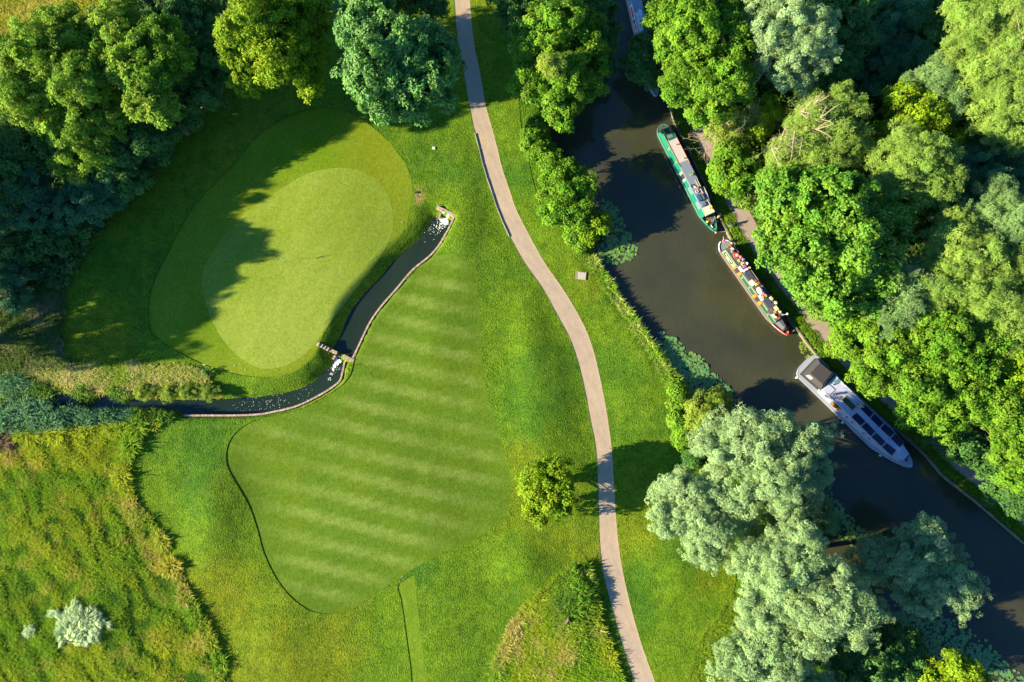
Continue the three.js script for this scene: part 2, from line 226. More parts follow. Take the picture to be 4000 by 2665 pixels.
const gritTex = texture(1024, (u, v) => { const a = fbm(u * 180, v * 180, 2, 180), b = fbm(u * 30, v * 8, 4, 8), c = fbm(u * 10, v * 10, 3, 10); let g = 0.80 + (a - 0.5) * 0.22 + (b - 0.5) * 0.16 + (c - 0.5) * 0.16; const k = Math.abs(fbm(u * 14 + 3, v * 14, 4, 14) - 0.5); if (k < 0.006 && c > 0.5) g *= 0.8; return [g, g * 0.99, g * 0.97]; });
const gravel = new THREE.MeshStandardMaterial({ vertexColors: true, map: tiled(gritTex, 7), bumpMap: tiled(gritTex, 5), bumpScale: 0.02, roughness: 0.95 });
ribbon('golf_path', pathL, pathR, 12, 0.045, gravel, (x, z, t) => { const m = patch(x, z, 2.5, 21), w = patch(x, z, 0.8, 22, 2); let c = mixc([0.45, 0.345, 0.25], [0.40, 0.315, 0.24], clamp((m - 0.35) * 2.4, 0, 1)); const rim = Math.max(sstep(t, 0.86, 0.96), sstep(1 - t, 0.92, 1)); return mixc(c, [0.56, 0.41, 0.27], rim * (0.4 + w * 0.6)); });
ribbon('towpath', towL, towR, 6, 0.035, gravel, (x, z, t) => { const m = patch(x, z, 2, 23); return mixc([0.40, 0.31, 0.25], [0.34, 0.27, 0.22], m); });
// ---------------------------------------------------------------- water
const ripple = texture(512, (u, v) => fbm(u * 24, v * 24, 4, 24));
const silt = texture(512, (u, v) => { const a = fbm(u * 6, v * 6, 4, 6); return [0.75 + (a - 0.5) * 0.5, 0.75 + (a - 0.5) * 0.45, 0.75 + (a - 0.5) * 0.3]; });
const waterMat = (c, bump) => new THREE.MeshPhysicalMaterial({ color: c, map: tiled(silt, 31), roughness: 0.06, ior: 1.45, bumpMap: tiled(ripple, 9), bumpScale: bump });
function water(name, P, y, mat) {
  const g = new THREE.ShapeGeometry(new THREE.Shape(P.map((p) => new THREE.Vector2(p[0], -p[1])))); g.rotateX(-Math.PI / 2);
  const a = g.attributes.position, uv = g.attributes.uv; for (let i = 0; i < a.count; i++) uv.setXY(i, a.getX(i), a.getZ(i));
  const m = structure(name, g, mat); m.position.y = y; return m;
}
const grow = (L, Rr, d) => [...offsetLine(L, -d), ...offsetLine(Rr, d).reverse()];
const fitOut = (L, Rr) => { const m = (L.length / 2) | 0, a = offsetLine(L, 1)[m], r = Rr[Math.min(m, Rr.length - 1)]; return Math.hypot(a[0] - r[0], a[1] - r[1]) > Math.hypot(L[m][0] - r[0], L[m][1] - r[1]) ? -1 : 1; };
const sC = fitOut(canL, canR), s1 = fitOut(s1L, s1R), s2 = fitOut(s2L, s2R);
water('canal_water', grow(canL, canR, 0.5 * sC), CANAL_Y, waterMat(lin(0.052, 0.054, 0.031), 0.012));
water('stream_water', grow(s1L, s1R, 0.6 * s1), S1_Y, waterMat(lin(0.016, 0.03, 0.016), 0.015));
water('lower_stream_water', grow(s2L, s2R, 0.6 * s2), S2_Y, waterMat(lin(0.016, 0.032, 0.018), 0.015));
// ---------------------------------------------------------------- foliage: twigs of leaves spread over the lobes of each crown
function twig(leaves, len, wid, spread, lift, droop, seed) {
  const r = mulberry(seed), pos = [], idx = [], q = new THREE.Quaternion(), a = V3(), b = V3(), up = V3(0, 1, 0);
  for (let i = 0; i < leaves; i++) {
    const th = r() * Math.PI * 2, rr = Math.sqrt(r()) * spread, c = V3(Math.cos(th) * rr, (r() - 0.35) * lift - droop * rr * rr, Math.sin(th) * rr);
    const nrm = V3(c.x * 0.9 + (r() - 0.5) * 1.3, 0.75 + r() * 0.5, c.z * 0.9 + (r() - 0.5) * 1.3).normalize(); q.setFromUnitVectors(up, nrm);
    const yaw = th + (r() - 0.5) * 2.2, s = 0.7 + r() * 0.6; a.set(Math.cos(yaw), 0, Math.sin(yaw)).applyQuaternion(q); b.set(-Math.sin(yaw), 0, Math.cos(yaw)).applyQuaternion(q);
    const k = pos.length / 3, L = len * s, Wd = wid * s * 0.5;
    for (const [la, lb, up2] of [[0, 0, 0], [0.5, 1, -0.12], [1, 0, -0.06], [0.5, -1, -0.12]]) pos.push(c.x + a.x * L * la + b.x * Wd * lb + nrm.x * up2 * L, c.y + a.y * L * la + b.y * Wd * lb + nrm.y * up2 * L, c.z + a.z * L * la + b.z * Wd * lb + nrm.z * up2 * L);
    idx.push(k, k + 1, k + 2, k, k + 2, k + 3);
  }
  const g = new THREE.BufferGeometry(); g.setAttribute('position', new THREE.Float32BufferAttribute(pos, 3)); g.setIndex(idx);
  const ni = g.toNonIndexed(); ni.computeVertexNormals(); return ni;
}
const leafMat = (c, o = {}) => new THREE.MeshPhysicalMaterial({ color: c, roughness: 0.85, specularIntensity: 0.12, transmission: 0.4, thickness: 0, side: THREE.DoubleSide, ...o });
const TWIG = { broad: twig(44, 0.34, 0.24, 0.62, 0.5, 0.25, 11), big: twig(34, 0.44, 0.32, 0.68, 0.5, 0.25, 12), small: twig(50, 0.24, 0.15, 0.5, 0.45, 0.25, 13), willow: twig(60, 0.36, 0.09, 0.6, 0.6, 0.35, 14), silver: twig(64, 0.26, 0.11, 0.52, 0.55, 0.3, 15) };
const white = leafMat(lin(1, 1, 1)), glossy = leafMat(lin(1, 1, 1), { roughness: 0.6, specularIntensity: 0.4 });
const KIND = { // leaf colour, hue variation between limbs, twig, twigs per square metre, lobe size
  oak: { c: [0.146, 0.305, 0.024], alt: [0.281, 0.378, 0.037], t: 'broad', d: 1.2, lobe: 0.34 },
  bright: { c: [0.095, 0.250, 0.015], alt: [0.183, 0.305, 0.022], t: 'broad', d: 1.2, lobe: 0.30 },
  lime: { c: [0.152, 0.287, 0.011], alt: [0.244, 0.329, 0.013], t: 'broad', d: 1.2, lobe: 0.34 },
  chestnut: { c: [0.079, 0.238, 0.043], alt: [0.159, 0.317, 0.049], t: 'big', d: 1.1, lobe: 0.28, m: glossy },
  dense: { c: [0.083, 0.250, 0.012], alt: [0.165, 0.299, 0.015], t: 'big', d: 1.15, lobe: 0.24, m: glossy },
  silver: { c: [0.25, 0.385, 0.15], alt: [0.32, 0.44, 0.20], t: 'silver', d: 1.75, lobe: 0.27, feather: true },
  willow: { c: [0.207, 0.354, 0.055], alt: [0.281, 0.390, 0.073], t: 'willow', d: 1.6, lobe: 0.32, feather: true },
  grey: { c: [0.171, 0.317, 0.091], alt: [0.244, 0.366, 0.134], t: 'willow', d: 1.5, lobe: 0.32, feather: true },
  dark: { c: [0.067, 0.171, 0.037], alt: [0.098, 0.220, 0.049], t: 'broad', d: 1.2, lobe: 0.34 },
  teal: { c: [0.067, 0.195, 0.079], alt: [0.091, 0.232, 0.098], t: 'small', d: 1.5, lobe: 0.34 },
  gold: { c: [0.232, 0.342, 0.037], alt: [0.305, 0.390, 0.055], t: 'small', d: 1.6, lobe: 0.36 },
};
const bark = std(lin(0.12, 0.09, 0.06), { roughness: 0.95 }), paleBark = std(lin(0.42, 0.33, 0.22), { roughness: 0.9 });
function limb(a, b, ra, rb, seg = 6) { const d = b.clone().sub(a), L = d.length(), g = new THREE.CylinderGeometry(rb, ra, L, seg, 1); g.translate(0, L / 2, 0); g.applyQuaternion(new THREE.Quaternion().setFromUnitVectors(V3(0, 1, 0), d.normalize())); g.translate(a.x, a.y, a.z); return g; }
let treeSeed = 100;
function instances(name, geo, mat, list, parent) {
  const m = new THREE.InstancedMesh(geo, mat, list.length), c = new THREE.Color();
  list.forEach((o, i) => { m.setMatrixAt(i, o.m); m.setColorAt(i, c.setRGB(...o.c)); });
  m.name = name; m.userData.kind = 'stuff'; shadows(m); parent.add(m); return m;
}
const M4 = new THREE.Matrix4(), Q = new THREE.Quaternion(), Q2 = new THREE.Quaternion(), UPV = V3(0, 1, 0);
function placed(p, dir, spin, s) { Q.setFromUnitVectors(UPV, dir); Q2.setFromAxisAngle(UPV, spin); Q.multiply(Q2); return new THREE.Matrix4().compose(p, Q, V3(s, s, s)); }
// blobs: [plan u, plan v, radius in plan units, height of its top in metres, (flatness)]
function tree(name, label, category, kind, blobs, o = {}) {
  const r = rnd = mulberry(++treeSeed), K = KIND[kind], B = blobs.map(([u, v, rp, top, flat = 0.8]) => { const rad0 = rp * mpp(u, v, top * 0.6), rv = Math.min(rad0 * flat, top * 0.48), cy = top - rv, p = W(u, v, cy), rad = rp * mpp(u, v, cy); return { p, rad, rv }; });
  const foot = o.foot ? W(...o.foot) : V3(B[0].p.x, 0, B[0].p.z); foot.y = ground(foot.x, foot.z) - 0.15;
  const g = thing(name, label, category, foot, 0, o.group), leaves = [], limbs = [], lobes = [];
  for (const b of B) {
    const lr = Math.max(0.28, b.rad * K.lobe), count = Math.round(7 + 9 * Math.min(2.2, b.rad / lr / 2.4)) + (b.rad > 5 ? 6 : 0);
    lobes.push({ p: b.p.clone(), r: b.rad * 0.62, ry: b.rv * 0.62, core: true, tone: r() });
    for (let i = 0; i < count; i++) {
      const y = clamp(1 - 1.45 * ((i + 0.5) / count) + R(-0.12, 0.12), -1, 1), th = i * 2.39996 + R(-0.8, 0.8), h = Math.sqrt(Math.max(0, 1 - y * y)), k = R(0.55, 0.92), sr = lr * R(0.5, 1.3);
      lobes.push({ p: V3(b.p.x + Math.cos(th) * h * b.rad * k, b.p.y + y * b.rv * k * 0.95, b.p.z + Math.sin(th) * h * b.rad * k), r: sr, ry: sr * 0.85, tone: r(), out: V3(Math.cos(th) * h, y, Math.sin(th) * h) });
    }
  }
  for (const l of lobes) {
    // each lobe carries sprays of twigs with gaps between them; feathery kinds reach outwards
    const tint = l.core ? 0 : l.tone, area = 4 * Math.PI * l.r * l.r, M2 = Math.max(6, Math.round(area * 0.6 * (l.core ? 0.6 : 1))), per = Math.max(2, Math.round(area * K.d * 1.75 * (o.thin ?? 1) * (l.core ? 0.45 : 0.9) / M2));
    for (let c2 = 0; c2 < M2; c2++) {
      const y = R(-0.8, 1), th = R(0, Math.PI * 2), h = Math.sqrt(1 - y * y), d = V3(Math.cos(th) * h, y, Math.sin(th) * h), reach = R(0.78, 1.1) + (r() < 0.16 ? R(0.05, 0.38) : 0), cr = R(0.25, 0.62) * Math.min(1, l.r / 1.2), sprayTone = R(0.82, 1.2), sprayHue = R(-0.2, 0.2), long = K.feather ? R(0.5, 1.2) : 0.45;
      const q0 = V3(l.p.x + d.x * l.r * reach, l.p.y + d.y * l.ry * reach, l.p.z + d.z * l.r * reach);
      let deep = false; for (const m of lobes) if (m !== l) { const q = ((q0.x - m.p.x) ** 2 + (q0.z - m.p.z) ** 2) / (m.r * m.r) + ((q0.y - m.p.y) / m.ry) ** 2; if (q < 0.5) { deep = true; break; } }
      if (deep && r() > 0.12) continue;
      for (let i = 0; i < per; i++) {
        const k = Math.cbrt(r()) * cr, a2 = R(0, 6.28), b2 = R(-1, 1), s2 = Math.sqrt(1 - b2 * b2), along = R(-0.6, 1) * long, p = V3(q0.x + Math.cos(a2) * s2 * k + d.x * along, q0.y + b2 * k * 0.7 + d.y * along * 0.6 - (K.feather ? along * 0.12 : 0), q0.z + Math.sin(a2) * s2 * k + d.z * along);
        if (p.y < 0.3) continue;
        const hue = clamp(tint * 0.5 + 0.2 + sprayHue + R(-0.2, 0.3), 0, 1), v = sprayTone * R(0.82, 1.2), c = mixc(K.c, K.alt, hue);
        leaves.push({ m: placed(p.sub(foot), V3(d.x + R(-0.3, 0.3), d.y * 0.8 + 0.55, d.z + R(-0.3, 0.3)).normalize(), r() * 6.28, R(0.5, 0.92) * (o.twig ?? 1)), c: [c[0] * v, c[1] * v, c[2] * v] });
      }
    }
    if (!l.core && r() < 0.55) { const e = l.p.clone().sub(foot), s0 = V3(0, Math.max(1, e.y * 0.45), 0); limbs.push(limb(s0, e, 0.035 * l.r + 0.05, 0.02, 5)); }
  }
  const top = Math.max(...B.map((b) => b.p.y + b.rv)), tr = clamp(top * 0.022, 0.06, 0.38);
  if (!o.bush) part('trunk', mergeGeometries([limb(V3(0, -0.3, 0), V3(0, top * 0.5, 0), tr * 1.3, tr * 0.7, 8), limb(V3(0, top * 0.5, 0), V3(B[0].p.x - foot.x, top * 0.8, B[0].p.z - foot.z), tr * 0.7, tr * 0.2, 7), ...limbs]), bark, g);
  else part('stem', mergeGeometries([limb(V3(0, -0.2, 0), V3(0.1, top * 0.6, 0), 0.06, 0.03, 5), limb(V3(0, -0.2, 0), V3(-0.3, top * 0.55, 0.2), 0.05, 0.025, 5), ...limbs]), bark, g);
  instances('crown', TWIG[K.t], K.m ?? white, leaves, g);
  return g;
}
const T = (kind, name, label, blobs, o) => tree(name, label, 'tree', kind, blobs, o), BUSH = (kind, name, label, blobs, o = {}) => tree(name, label, 'bush', kind, blobs, { bush: true, ...o });
const woodG = { group: 'trees of the shaded wood beside the green' }, farG = { group: 'trees of the wood behind the towpath' }, wilG = { group: 'silver trees on the canal bank' };
// wood on the left
T('oak', 'oak_tree', 'sunlit oak with broad lobed crown by the yellow clearing, top left corner', [[105, 150, 95, 14], [60, 230, 60, 13], [150, 80, 60, 12], [175, 190, 60, 14]], woodG);
T('oak', 'oak_tree', 'tall oak beside the dark hollow, upper part of the left wood', [[270, 70, 70, 12], [310, 130, 62, 13.5], [230, 130, 45, 12]], woodG);
T('bright', 'oak_tree', 'bright green oak crown nearest the yellow-green tree by the clearing edge', [[375, 85, 50, 13], [395, 130, 42, 12.5], [355, 180, 44, 13]], woodG);
T('oak', 'oak_tree', 'sunlit oak limb-crown leaning over the shaded grass left of the apron', [[340, 225, 48, 12.5], [360, 255, 38, 12], [320, 190, 36, 13]], woodG);
T('oak', 'oak_tree', 'oak in the middle of the left wood with its lower half shaded', [[190, 270, 85, 10.5], [210, 340, 62, 8.5], [170, 375, 44, 7.5], [245, 280, 50, 9.5], [140, 300, 50, 9]], woodG);
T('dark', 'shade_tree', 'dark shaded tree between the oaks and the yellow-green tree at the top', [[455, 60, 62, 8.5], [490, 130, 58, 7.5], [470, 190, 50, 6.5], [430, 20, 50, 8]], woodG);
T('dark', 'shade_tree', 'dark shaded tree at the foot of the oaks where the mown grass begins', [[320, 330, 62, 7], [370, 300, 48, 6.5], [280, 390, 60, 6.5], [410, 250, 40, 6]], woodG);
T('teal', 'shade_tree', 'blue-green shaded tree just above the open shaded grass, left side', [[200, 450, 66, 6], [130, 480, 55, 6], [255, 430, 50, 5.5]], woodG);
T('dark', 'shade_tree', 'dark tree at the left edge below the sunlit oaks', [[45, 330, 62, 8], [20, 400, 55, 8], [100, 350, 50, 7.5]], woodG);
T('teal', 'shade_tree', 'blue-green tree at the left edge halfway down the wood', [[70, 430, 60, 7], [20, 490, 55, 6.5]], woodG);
BUSH('dark', 'shade_bush', 'low dark bush at the left edge under the wood', [[30, 570, 42, 4], [80, 560, 38, 3.4]]);
BUSH('teal', 'shade_bush', 'shaded bush standing alone near the tall shaded grass at the left edge', [[30, 640, 36, 3.6], [40, 690, 26, 2.8], [20, 600, 30, 3]]);
BUSH('dark', 'shade_bush', 'dark bush between the left wood and the shaded mown grass', [[120, 545, 44, 3.4], [170, 520, 34, 2.6]]);
// trees out of frame on the left, whose shadows lie over the green and the long grass
T('oak', 'oak_tree', 'tall oak beyond the left edge shading the putting green', [[-170, 630, 75, 12.8], [-110, 570, 55, 11.5]], woodG);
T('oak', 'oak_tree', 'tall oak beyond the left edge shading the lower apron', [[-290, 675, 85, 13.5], [-200, 650, 55, 11.5]], woodG);
T('oak', 'oak_tree', 'tall oak beyond the left edge behind the dark hedge', [[-150, 480, 85, 12]], woodG);
T('oak', 'oak_tree', 'tall oak beyond the left edge shading the tall grass', [[-440, 800, 95, 14.5], [-340, 600, 90, 14], [-335, 735, 70, 13]], woodG);
T('oak', 'oak_tree', 'tall oak beyond the left edge next to the lit oaks', [[-130, 370, 90, 13]], woodG);
// trees along the top
T('lime', 'field_maple', 'yellow-green tree with drooping skirts above the apron', [[600, 60, 92, 14], [560, 120, 62, 12.5], [640, 130, 72, 13], [715, 190, 34, 9], [570, 185, 30, 9.5], [690, 110, 55, 11], [700, 40, 55, 11]], woodG);
T('chestnut', 'chestnut_tree', 'large blue-green broadleaf tree beside the path above the green', [[890, 120, 105, 16], [960, 150, 85, 14.5], [850, 60, 70, 14], [900, 215, 72, 12.5], [990, 220, 55, 11], [850, 175, 62, 13], [1000, 120, 48, 12], [830, 10, 60, 12]], woodG);
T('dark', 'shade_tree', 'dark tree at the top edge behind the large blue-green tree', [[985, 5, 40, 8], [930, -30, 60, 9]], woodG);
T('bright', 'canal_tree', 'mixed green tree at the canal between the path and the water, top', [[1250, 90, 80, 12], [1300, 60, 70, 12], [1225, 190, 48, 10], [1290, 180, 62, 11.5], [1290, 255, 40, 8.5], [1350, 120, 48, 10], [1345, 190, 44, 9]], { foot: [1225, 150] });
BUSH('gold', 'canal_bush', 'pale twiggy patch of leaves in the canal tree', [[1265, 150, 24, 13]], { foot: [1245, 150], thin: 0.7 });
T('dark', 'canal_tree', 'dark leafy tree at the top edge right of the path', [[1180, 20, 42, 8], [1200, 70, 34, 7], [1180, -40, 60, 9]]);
T('dark', 'canal_tree', 'dark leafy crown overhanging the water beside the canal tree', [[1385, 80, 40, 7], [1370, 20, 45, 8], [1385, 150, 30, 5]], { foot: [1262, 100] });
// left canal bank
BUSH('bright', 'bank_bush', 'large rounded bush on the near canal bank below the reeds', [[1290, 410, 52, 5.4], [1330, 440, 46, 5], [1290, 475, 46, 4.6], [1330, 495, 34, 3.6]], { foot: [1288, 450] });
BUSH('lime', 'bank_bush', 'small lit bush jutting over the lily pads', [[1375, 515, 24, 2.8], [1352, 540, 18, 2]], { foot: [1345, 520] });
BUSH('bright', 'bank_bush', 'reedy bush where the canal bank meets the tall canal tree', [[1225, 318, 26, 2.6], [1243, 345, 26, 2.4], [1232, 292, 22, 2.6], [1258, 365, 18, 2]], { foot: [1238, 330] });
BUSH('bright', 'bank_bush', 'thin line of bank scrub between the rounded bush and the slab', [[1322, 540, 20, 1.4], [1338, 562, 12, 0.9]], { foot: [1335, 560] });
BUSH('gold', 'bank_bush', 'golden-green round bush at the water just above the silver trees', [[1625, 945, 40, 4.4], [1655, 925, 28, 3.4], [1600, 965, 28, 3.4]]);
BUSH('bright', 'bank_bush', 'narrow green hedge bush left of the golden-green bush', [[1562, 930, 18, 1.8], [1560, 965, 22, 2.2], [1575, 1005, 24, 2.4], [1558, 895, 12, 1.2]]);
BUSH('dark', 'bank_bush', 'dark bush tucked under the largest silver tree on its left', [[1600, 1030, 22, 2], [1590, 1055, 16, 1.6]]);
// silver trees
T('silver', 'silver_willow', 'uppermost silver-leaved willow beside the blue boat', [[1740, 1010, 78, 12.5], [1830, 1030, 72, 12], [1780, 1100, 82, 13], [1670, 1020, 62, 10.5], [1860, 1090, 50, 10], [1700, 1100, 70, 11], [1820, 1160, 48, 9]], wilG);
T('silver', 'silver_willow', 'silver-leaved willow nearest the path with a rounded lower edge', [[1600, 1150, 72, 9.5], [1545, 1190, 50, 8], [1640, 1210, 66, 9.5], [1620, 1265, 46, 7.5], [1530, 1130, 30, 7], [1690, 1180, 45, 8.5]], wilG);
T('silver', 'silver_willow', 'largest silver-leaved willow in the lower middle of the group', [[1820, 1320, 98, 14.5], [1900, 1360, 86, 14], [1770, 1380, 72, 12], [1960, 1420, 62, 11.5], [1880, 1440, 60, 11], [1740, 1290, 60, 11.5], [1840, 1245, 55, 12]], wilG);
T('silver', 'silver_willow', 'half-shaded silver willow reaching out over the water', [[2060, 1300, 68, 7.5], [2130, 1270, 66, 8.5], [2180, 1340, 66, 8.5], [2110, 1350, 62, 7.5], [2130, 1215, 32, 8], [2225, 1360, 34, 7.5], [1990, 1290, 46, 6.5]], { ...wilG, foot: [1985, 1320] });
T('silver', 'silver_willow', 'lowest silver willow at the bottom edge beside the mown strip', [[1740, 1480, 70, 9.5], [1700, 1530, 62, 9], [1800, 1540, 72, 9.5], [1760, 1430, 40, 9], [1860, 1580, 60, 8]], wilG);
T('grey', 'shade_tree', 'dull green tree in shade between the silver trees', [[1800, 1215, 50, 7], [1880, 1190, 42, 6], [1730, 1230, 40, 5]]);
T('dark', 'shade_tree', 'dark green scrub tree at the bottom edge by the shaded lilies', [[1990, 1500, 62, 6], [2060, 1540, 62, 5.5], [1940, 1540, 62, 6], [2080, 1480, 40, 4.5]]);
T('lime', 'bank_tree', 'lit yellow-green tree at the bottom edge near the shaded lilies', [[2200, 1550, 46, 7.5], [2160, 1585, 40, 7], [2240, 1580, 36, 6.5]]);
// single young tree on the rough
T('lime', 'young_tree', 'single young tree on the mown rough left of the path', [[1255, 1110, 48, 6.2, 0.75], [1245, 1155, 46, 5.4, 0.7], [1278, 1140, 42, 5.6, 0.7], [1240, 1115, 44, 5.4, 0.7], [1270, 1090, 36, 5.6, 0.7]], { thin: 0.75 });
// wood behind the towpath
const F = (kind, label, blobs, o = {}) => T(kind, 'woodland_tree', label, blobs, { ...farG, ...o });
F('bright', 'large bright green tree overhanging the bank above the teal boat', [[1590, 90, 88, 15], [1570, 180, 62, 13], [1650, 190, 74, 14], [1620, 250, 42, 11], [1680, 100, 70, 14], [1540, 40, 48, 12], [1640, 20, 70, 14]], { foot: [1640, 130] });
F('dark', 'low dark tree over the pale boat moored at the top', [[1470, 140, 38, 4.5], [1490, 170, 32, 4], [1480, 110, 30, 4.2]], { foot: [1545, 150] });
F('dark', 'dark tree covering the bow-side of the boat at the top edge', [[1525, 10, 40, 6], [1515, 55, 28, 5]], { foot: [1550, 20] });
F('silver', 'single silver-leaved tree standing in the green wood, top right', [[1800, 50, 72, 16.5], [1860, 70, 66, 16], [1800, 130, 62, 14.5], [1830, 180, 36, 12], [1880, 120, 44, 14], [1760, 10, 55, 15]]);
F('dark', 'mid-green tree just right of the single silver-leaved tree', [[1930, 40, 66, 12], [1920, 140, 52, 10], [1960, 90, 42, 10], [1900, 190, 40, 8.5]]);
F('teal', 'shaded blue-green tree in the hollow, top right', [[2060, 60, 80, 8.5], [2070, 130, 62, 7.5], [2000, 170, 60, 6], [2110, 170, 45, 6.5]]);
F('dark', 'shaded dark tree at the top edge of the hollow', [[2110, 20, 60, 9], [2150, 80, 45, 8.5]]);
F('willow', 'tall yellow-green tree in the top right corner', [[2270, 50, 82, 15], [2320, 120, 70, 15], [2220, 110, 55, 13], [2340, 20, 60, 15]]);
F('willow', 'yellow-green tree below the corner tree on the right edge', [[2250, 195, 70, 13], [2320, 230, 62, 13], [2290, 290, 45, 12], [2340, 300, 45, 12]]);
F('grey', 'pale green tree above the olive crowns, upper right', [[2140, 195, 50, 11], [2170, 230, 44, 11]]);
F('lime', 'olive-green tree in the upper middle of the right wood', [[2080, 255, 52, 11], [2130, 275, 50, 11], [2060, 300, 44, 9.5], [2160, 320, 40, 9]]);
F('willow', 'yellow-green tree right of the bare branches', [[1880, 280, 58, 12.5], [1940, 250, 46, 12], [1860, 340, 66, 12], [1930, 330, 60, 12], [1810, 370, 42, 10]]);
F('gold', 'thin tan-green tree among the dead twigs beside the towpath', [[1680, 300, 42, 6.8], [1720, 285, 34, 6.8], [1650, 310, 26, 5.8]], { thin: 0.6, foot: [1705, 310] });
F('lime', 'small yellow-green tree left of the bare branches', [[1765, 255, 30, 7.5], [1745, 290, 24, 6.5]]);
F('bright', 'small leafy tree at the towpath below the dead twigs', [[1680, 360, 40, 7], [1700, 405, 48, 7.5], [1665, 400, 34, 6], [1715, 440, 32, 6]], { foot: [1715, 400] });
F('willow', 'feathery fine-leaved tree with a round crown, right wood', [[2100, 375, 76, 15], [2150, 400, 56, 14], [2060, 400, 46, 13.5], [2120, 440, 40, 12.5]]);
F('dense', 'very large dense green tree beside the flower boat', [[1880, 490, 118, 16], [1950, 560, 112, 16], [1840, 580, 100, 15], [1900, 660, 90, 14], [1790, 520, 66, 13], [1990, 640, 80, 13.5], [1790, 440, 55, 12], [2040, 500, 55, 13]], { foot: [1905, 560] });
F('teal', 'dark blue-green tree between the feathery tree and the right edge', [[2220, 400, 62, 9], [2290, 340, 60, 8.5], [2230, 480, 52, 8], [2330, 420, 50, 8]]);
F('grey', 'grey-green willow at the right edge, middle height', [[2290, 480, 62, 13], [2330, 540, 62, 13], [2250, 520, 40, 11.5]]);
F('willow', 'feathery yellow-green willow in the right wood', [[2210, 590, 76, 14], [2170, 650, 52, 13], [2240, 680, 66, 13.5], [2190, 540, 50, 12.5], [2280, 620, 60, 13]]);
F('willow', 'willow on the right edge below the grey-green willow', [[2320, 690, 66, 14], [2340, 760, 58, 13], [2280, 750, 50, 12]]);
F('grey', 'pale green tree behind the very large dense tree', [[2070, 690, 62, 13], [2100, 650, 46, 12.5], [2050, 740, 46, 11]]);
F('bright', 'green tree close to the towpath above the black canopy boat', [[1990, 770, 66, 10], [2060, 800, 72, 11], [1940, 790, 34, 7.5], [2010, 850, 52, 9], [1990, 720, 50, 10]], { foot: [2010, 770] });
F('bright', 'bright green tree in the middle of the lower right wood', [[2160, 780, 82, 13], [2220, 830, 72, 12.5], [2120, 870, 66, 11.5], [2260, 780, 50, 12]]);
F('lime', 'small bright yellow-green tree at the right edge of the lower wood', [[2320, 830, 50, 11.5], [2345, 880, 45, 11]]);
F('bright', 'green tree beside the solar panels of the blue boat', [[2170, 940, 72, 10], [2110, 940, 46, 8.5], [2230, 910, 60, 11]], { foot: [2180, 930] });
F('bright', 'green tree at the right edge in the lower wood', [[2290, 930, 62, 11.5], [2340, 960, 60, 11], [2320, 1020, 46, 9.5]]);
F('dark', 'shaded tree low over the towpath ahead of the blue boat', [[2210, 1010, 52, 6.5], [2260, 1040, 50, 6.5], [2150, 985, 36, 6]], { foot: [2245, 1010] });
F('dark', 'shaded tree at the towpath on the right edge', [[2300, 1110, 46, 6], [2345, 1140, 45, 6.5]], { foot: [2330, 1090] });
F('bright', 'lit green tree at the lower right edge by the towpath', [[2335, 1090, 34, 8.5], [2345, 1050, 30, 8.5]], { foot: [2370, 1080] });
// bare, dead growth
function bare(name, label, foot, tips, top, mat, seed, n2 = 5, thick = 1) {
  const r = rnd = mulberry(seed), f = W(...foot); f.y = 0; const g = thing(name, label, 'tree', f), geo = [];
  const main = tips.map(([u, v, h]) => W(u, v, h).sub(f)), hub = V3(0, top * 0.45, 0); geo.push(limb(V3(0, -0.3, 0), hub, 0.2, 0.12, 7));
  part('trunk', geo[0], mat, g);
  for (const tip of main) {
    const b = [limb(hub, tip, 0.05 * thick, 0.016 * thick, 5)], d = tip.clone().sub(hub), L = d.length();
    for (let k = 0; k < n2; k++) { const a = hub.clone().lerp(tip, R(0.35, 0.98)), e = a.clone().add(d.clone().normalize().multiplyScalar(L * R(0.1, 0.35))).add(V3(R(-1, 1), R(-0.5, 0.7), R(-1, 1)).multiplyScalar(L * 0.22)); b.push(limb(a, e, 0.022 * thick, 0.009 * thick, 4)); for (let j = 0; j < 5; j++) { const c = a.clone().lerp(e, R(0.3, 1)); b.push(limb(c, c.clone().add(V3(R(-1, 1), R(-0.4, 0.6), R(-1, 1)).multiplyScalar(0.7)), 0.012, 0.006, 3)); } }
    part('branch', mergeGeometries(b), mat, g);
  }
}
bare('dead_tree', 'bare pale branches spreading over the dark hollow in the right wood', [1795, 330], [[1878, 232, 13], [1890, 270, 13], [1862, 258, 13.4], [1885, 300, 12.5], [1840, 248, 13.4], [1845, 322, 12], [1870, 245, 12], [1800, 342, 12], [1770, 345, 11.5], [1820, 340, 12.4]], 13, paleBark, 501, 9, 2);
bare('dead_tree', 'tan dead twigs jutting over the towpath beside the teal boat', [1700, 335], [[1600, 325, 5], [1610, 340, 5], [1605, 315, 5.5], [1640, 275, 7], [1680, 265, 7.5], [1720, 270, 7.5], [1625, 300, 6], [1655, 330, 6.5], [1740, 250, 7.5], [1690, 300, 7.5], [1620, 350, 4.6], [1665, 285, 7]], 7, paleBark, 502, 9);
bare('dead_tree', 'thin pale dead stems among the leaves at the top right', [2320, 160], [[2330, 95, 14.5], [2340, 85, 14], [2345, 110, 14.5], [2310, 120, 14], [2335, 140, 13.5]], 14, paleBark, 503, 4, 1.6);
bare('dead_tree', 'small dead twigs at the towpath edge below the leafy tree', [1755, 470], [[1725, 440, 6], [1735, 455, 6], [1720, 465, 5.5], [1750, 430, 6.5], [1770, 440, 6.5]], 6, paleBark, 504, 5, 1.4);
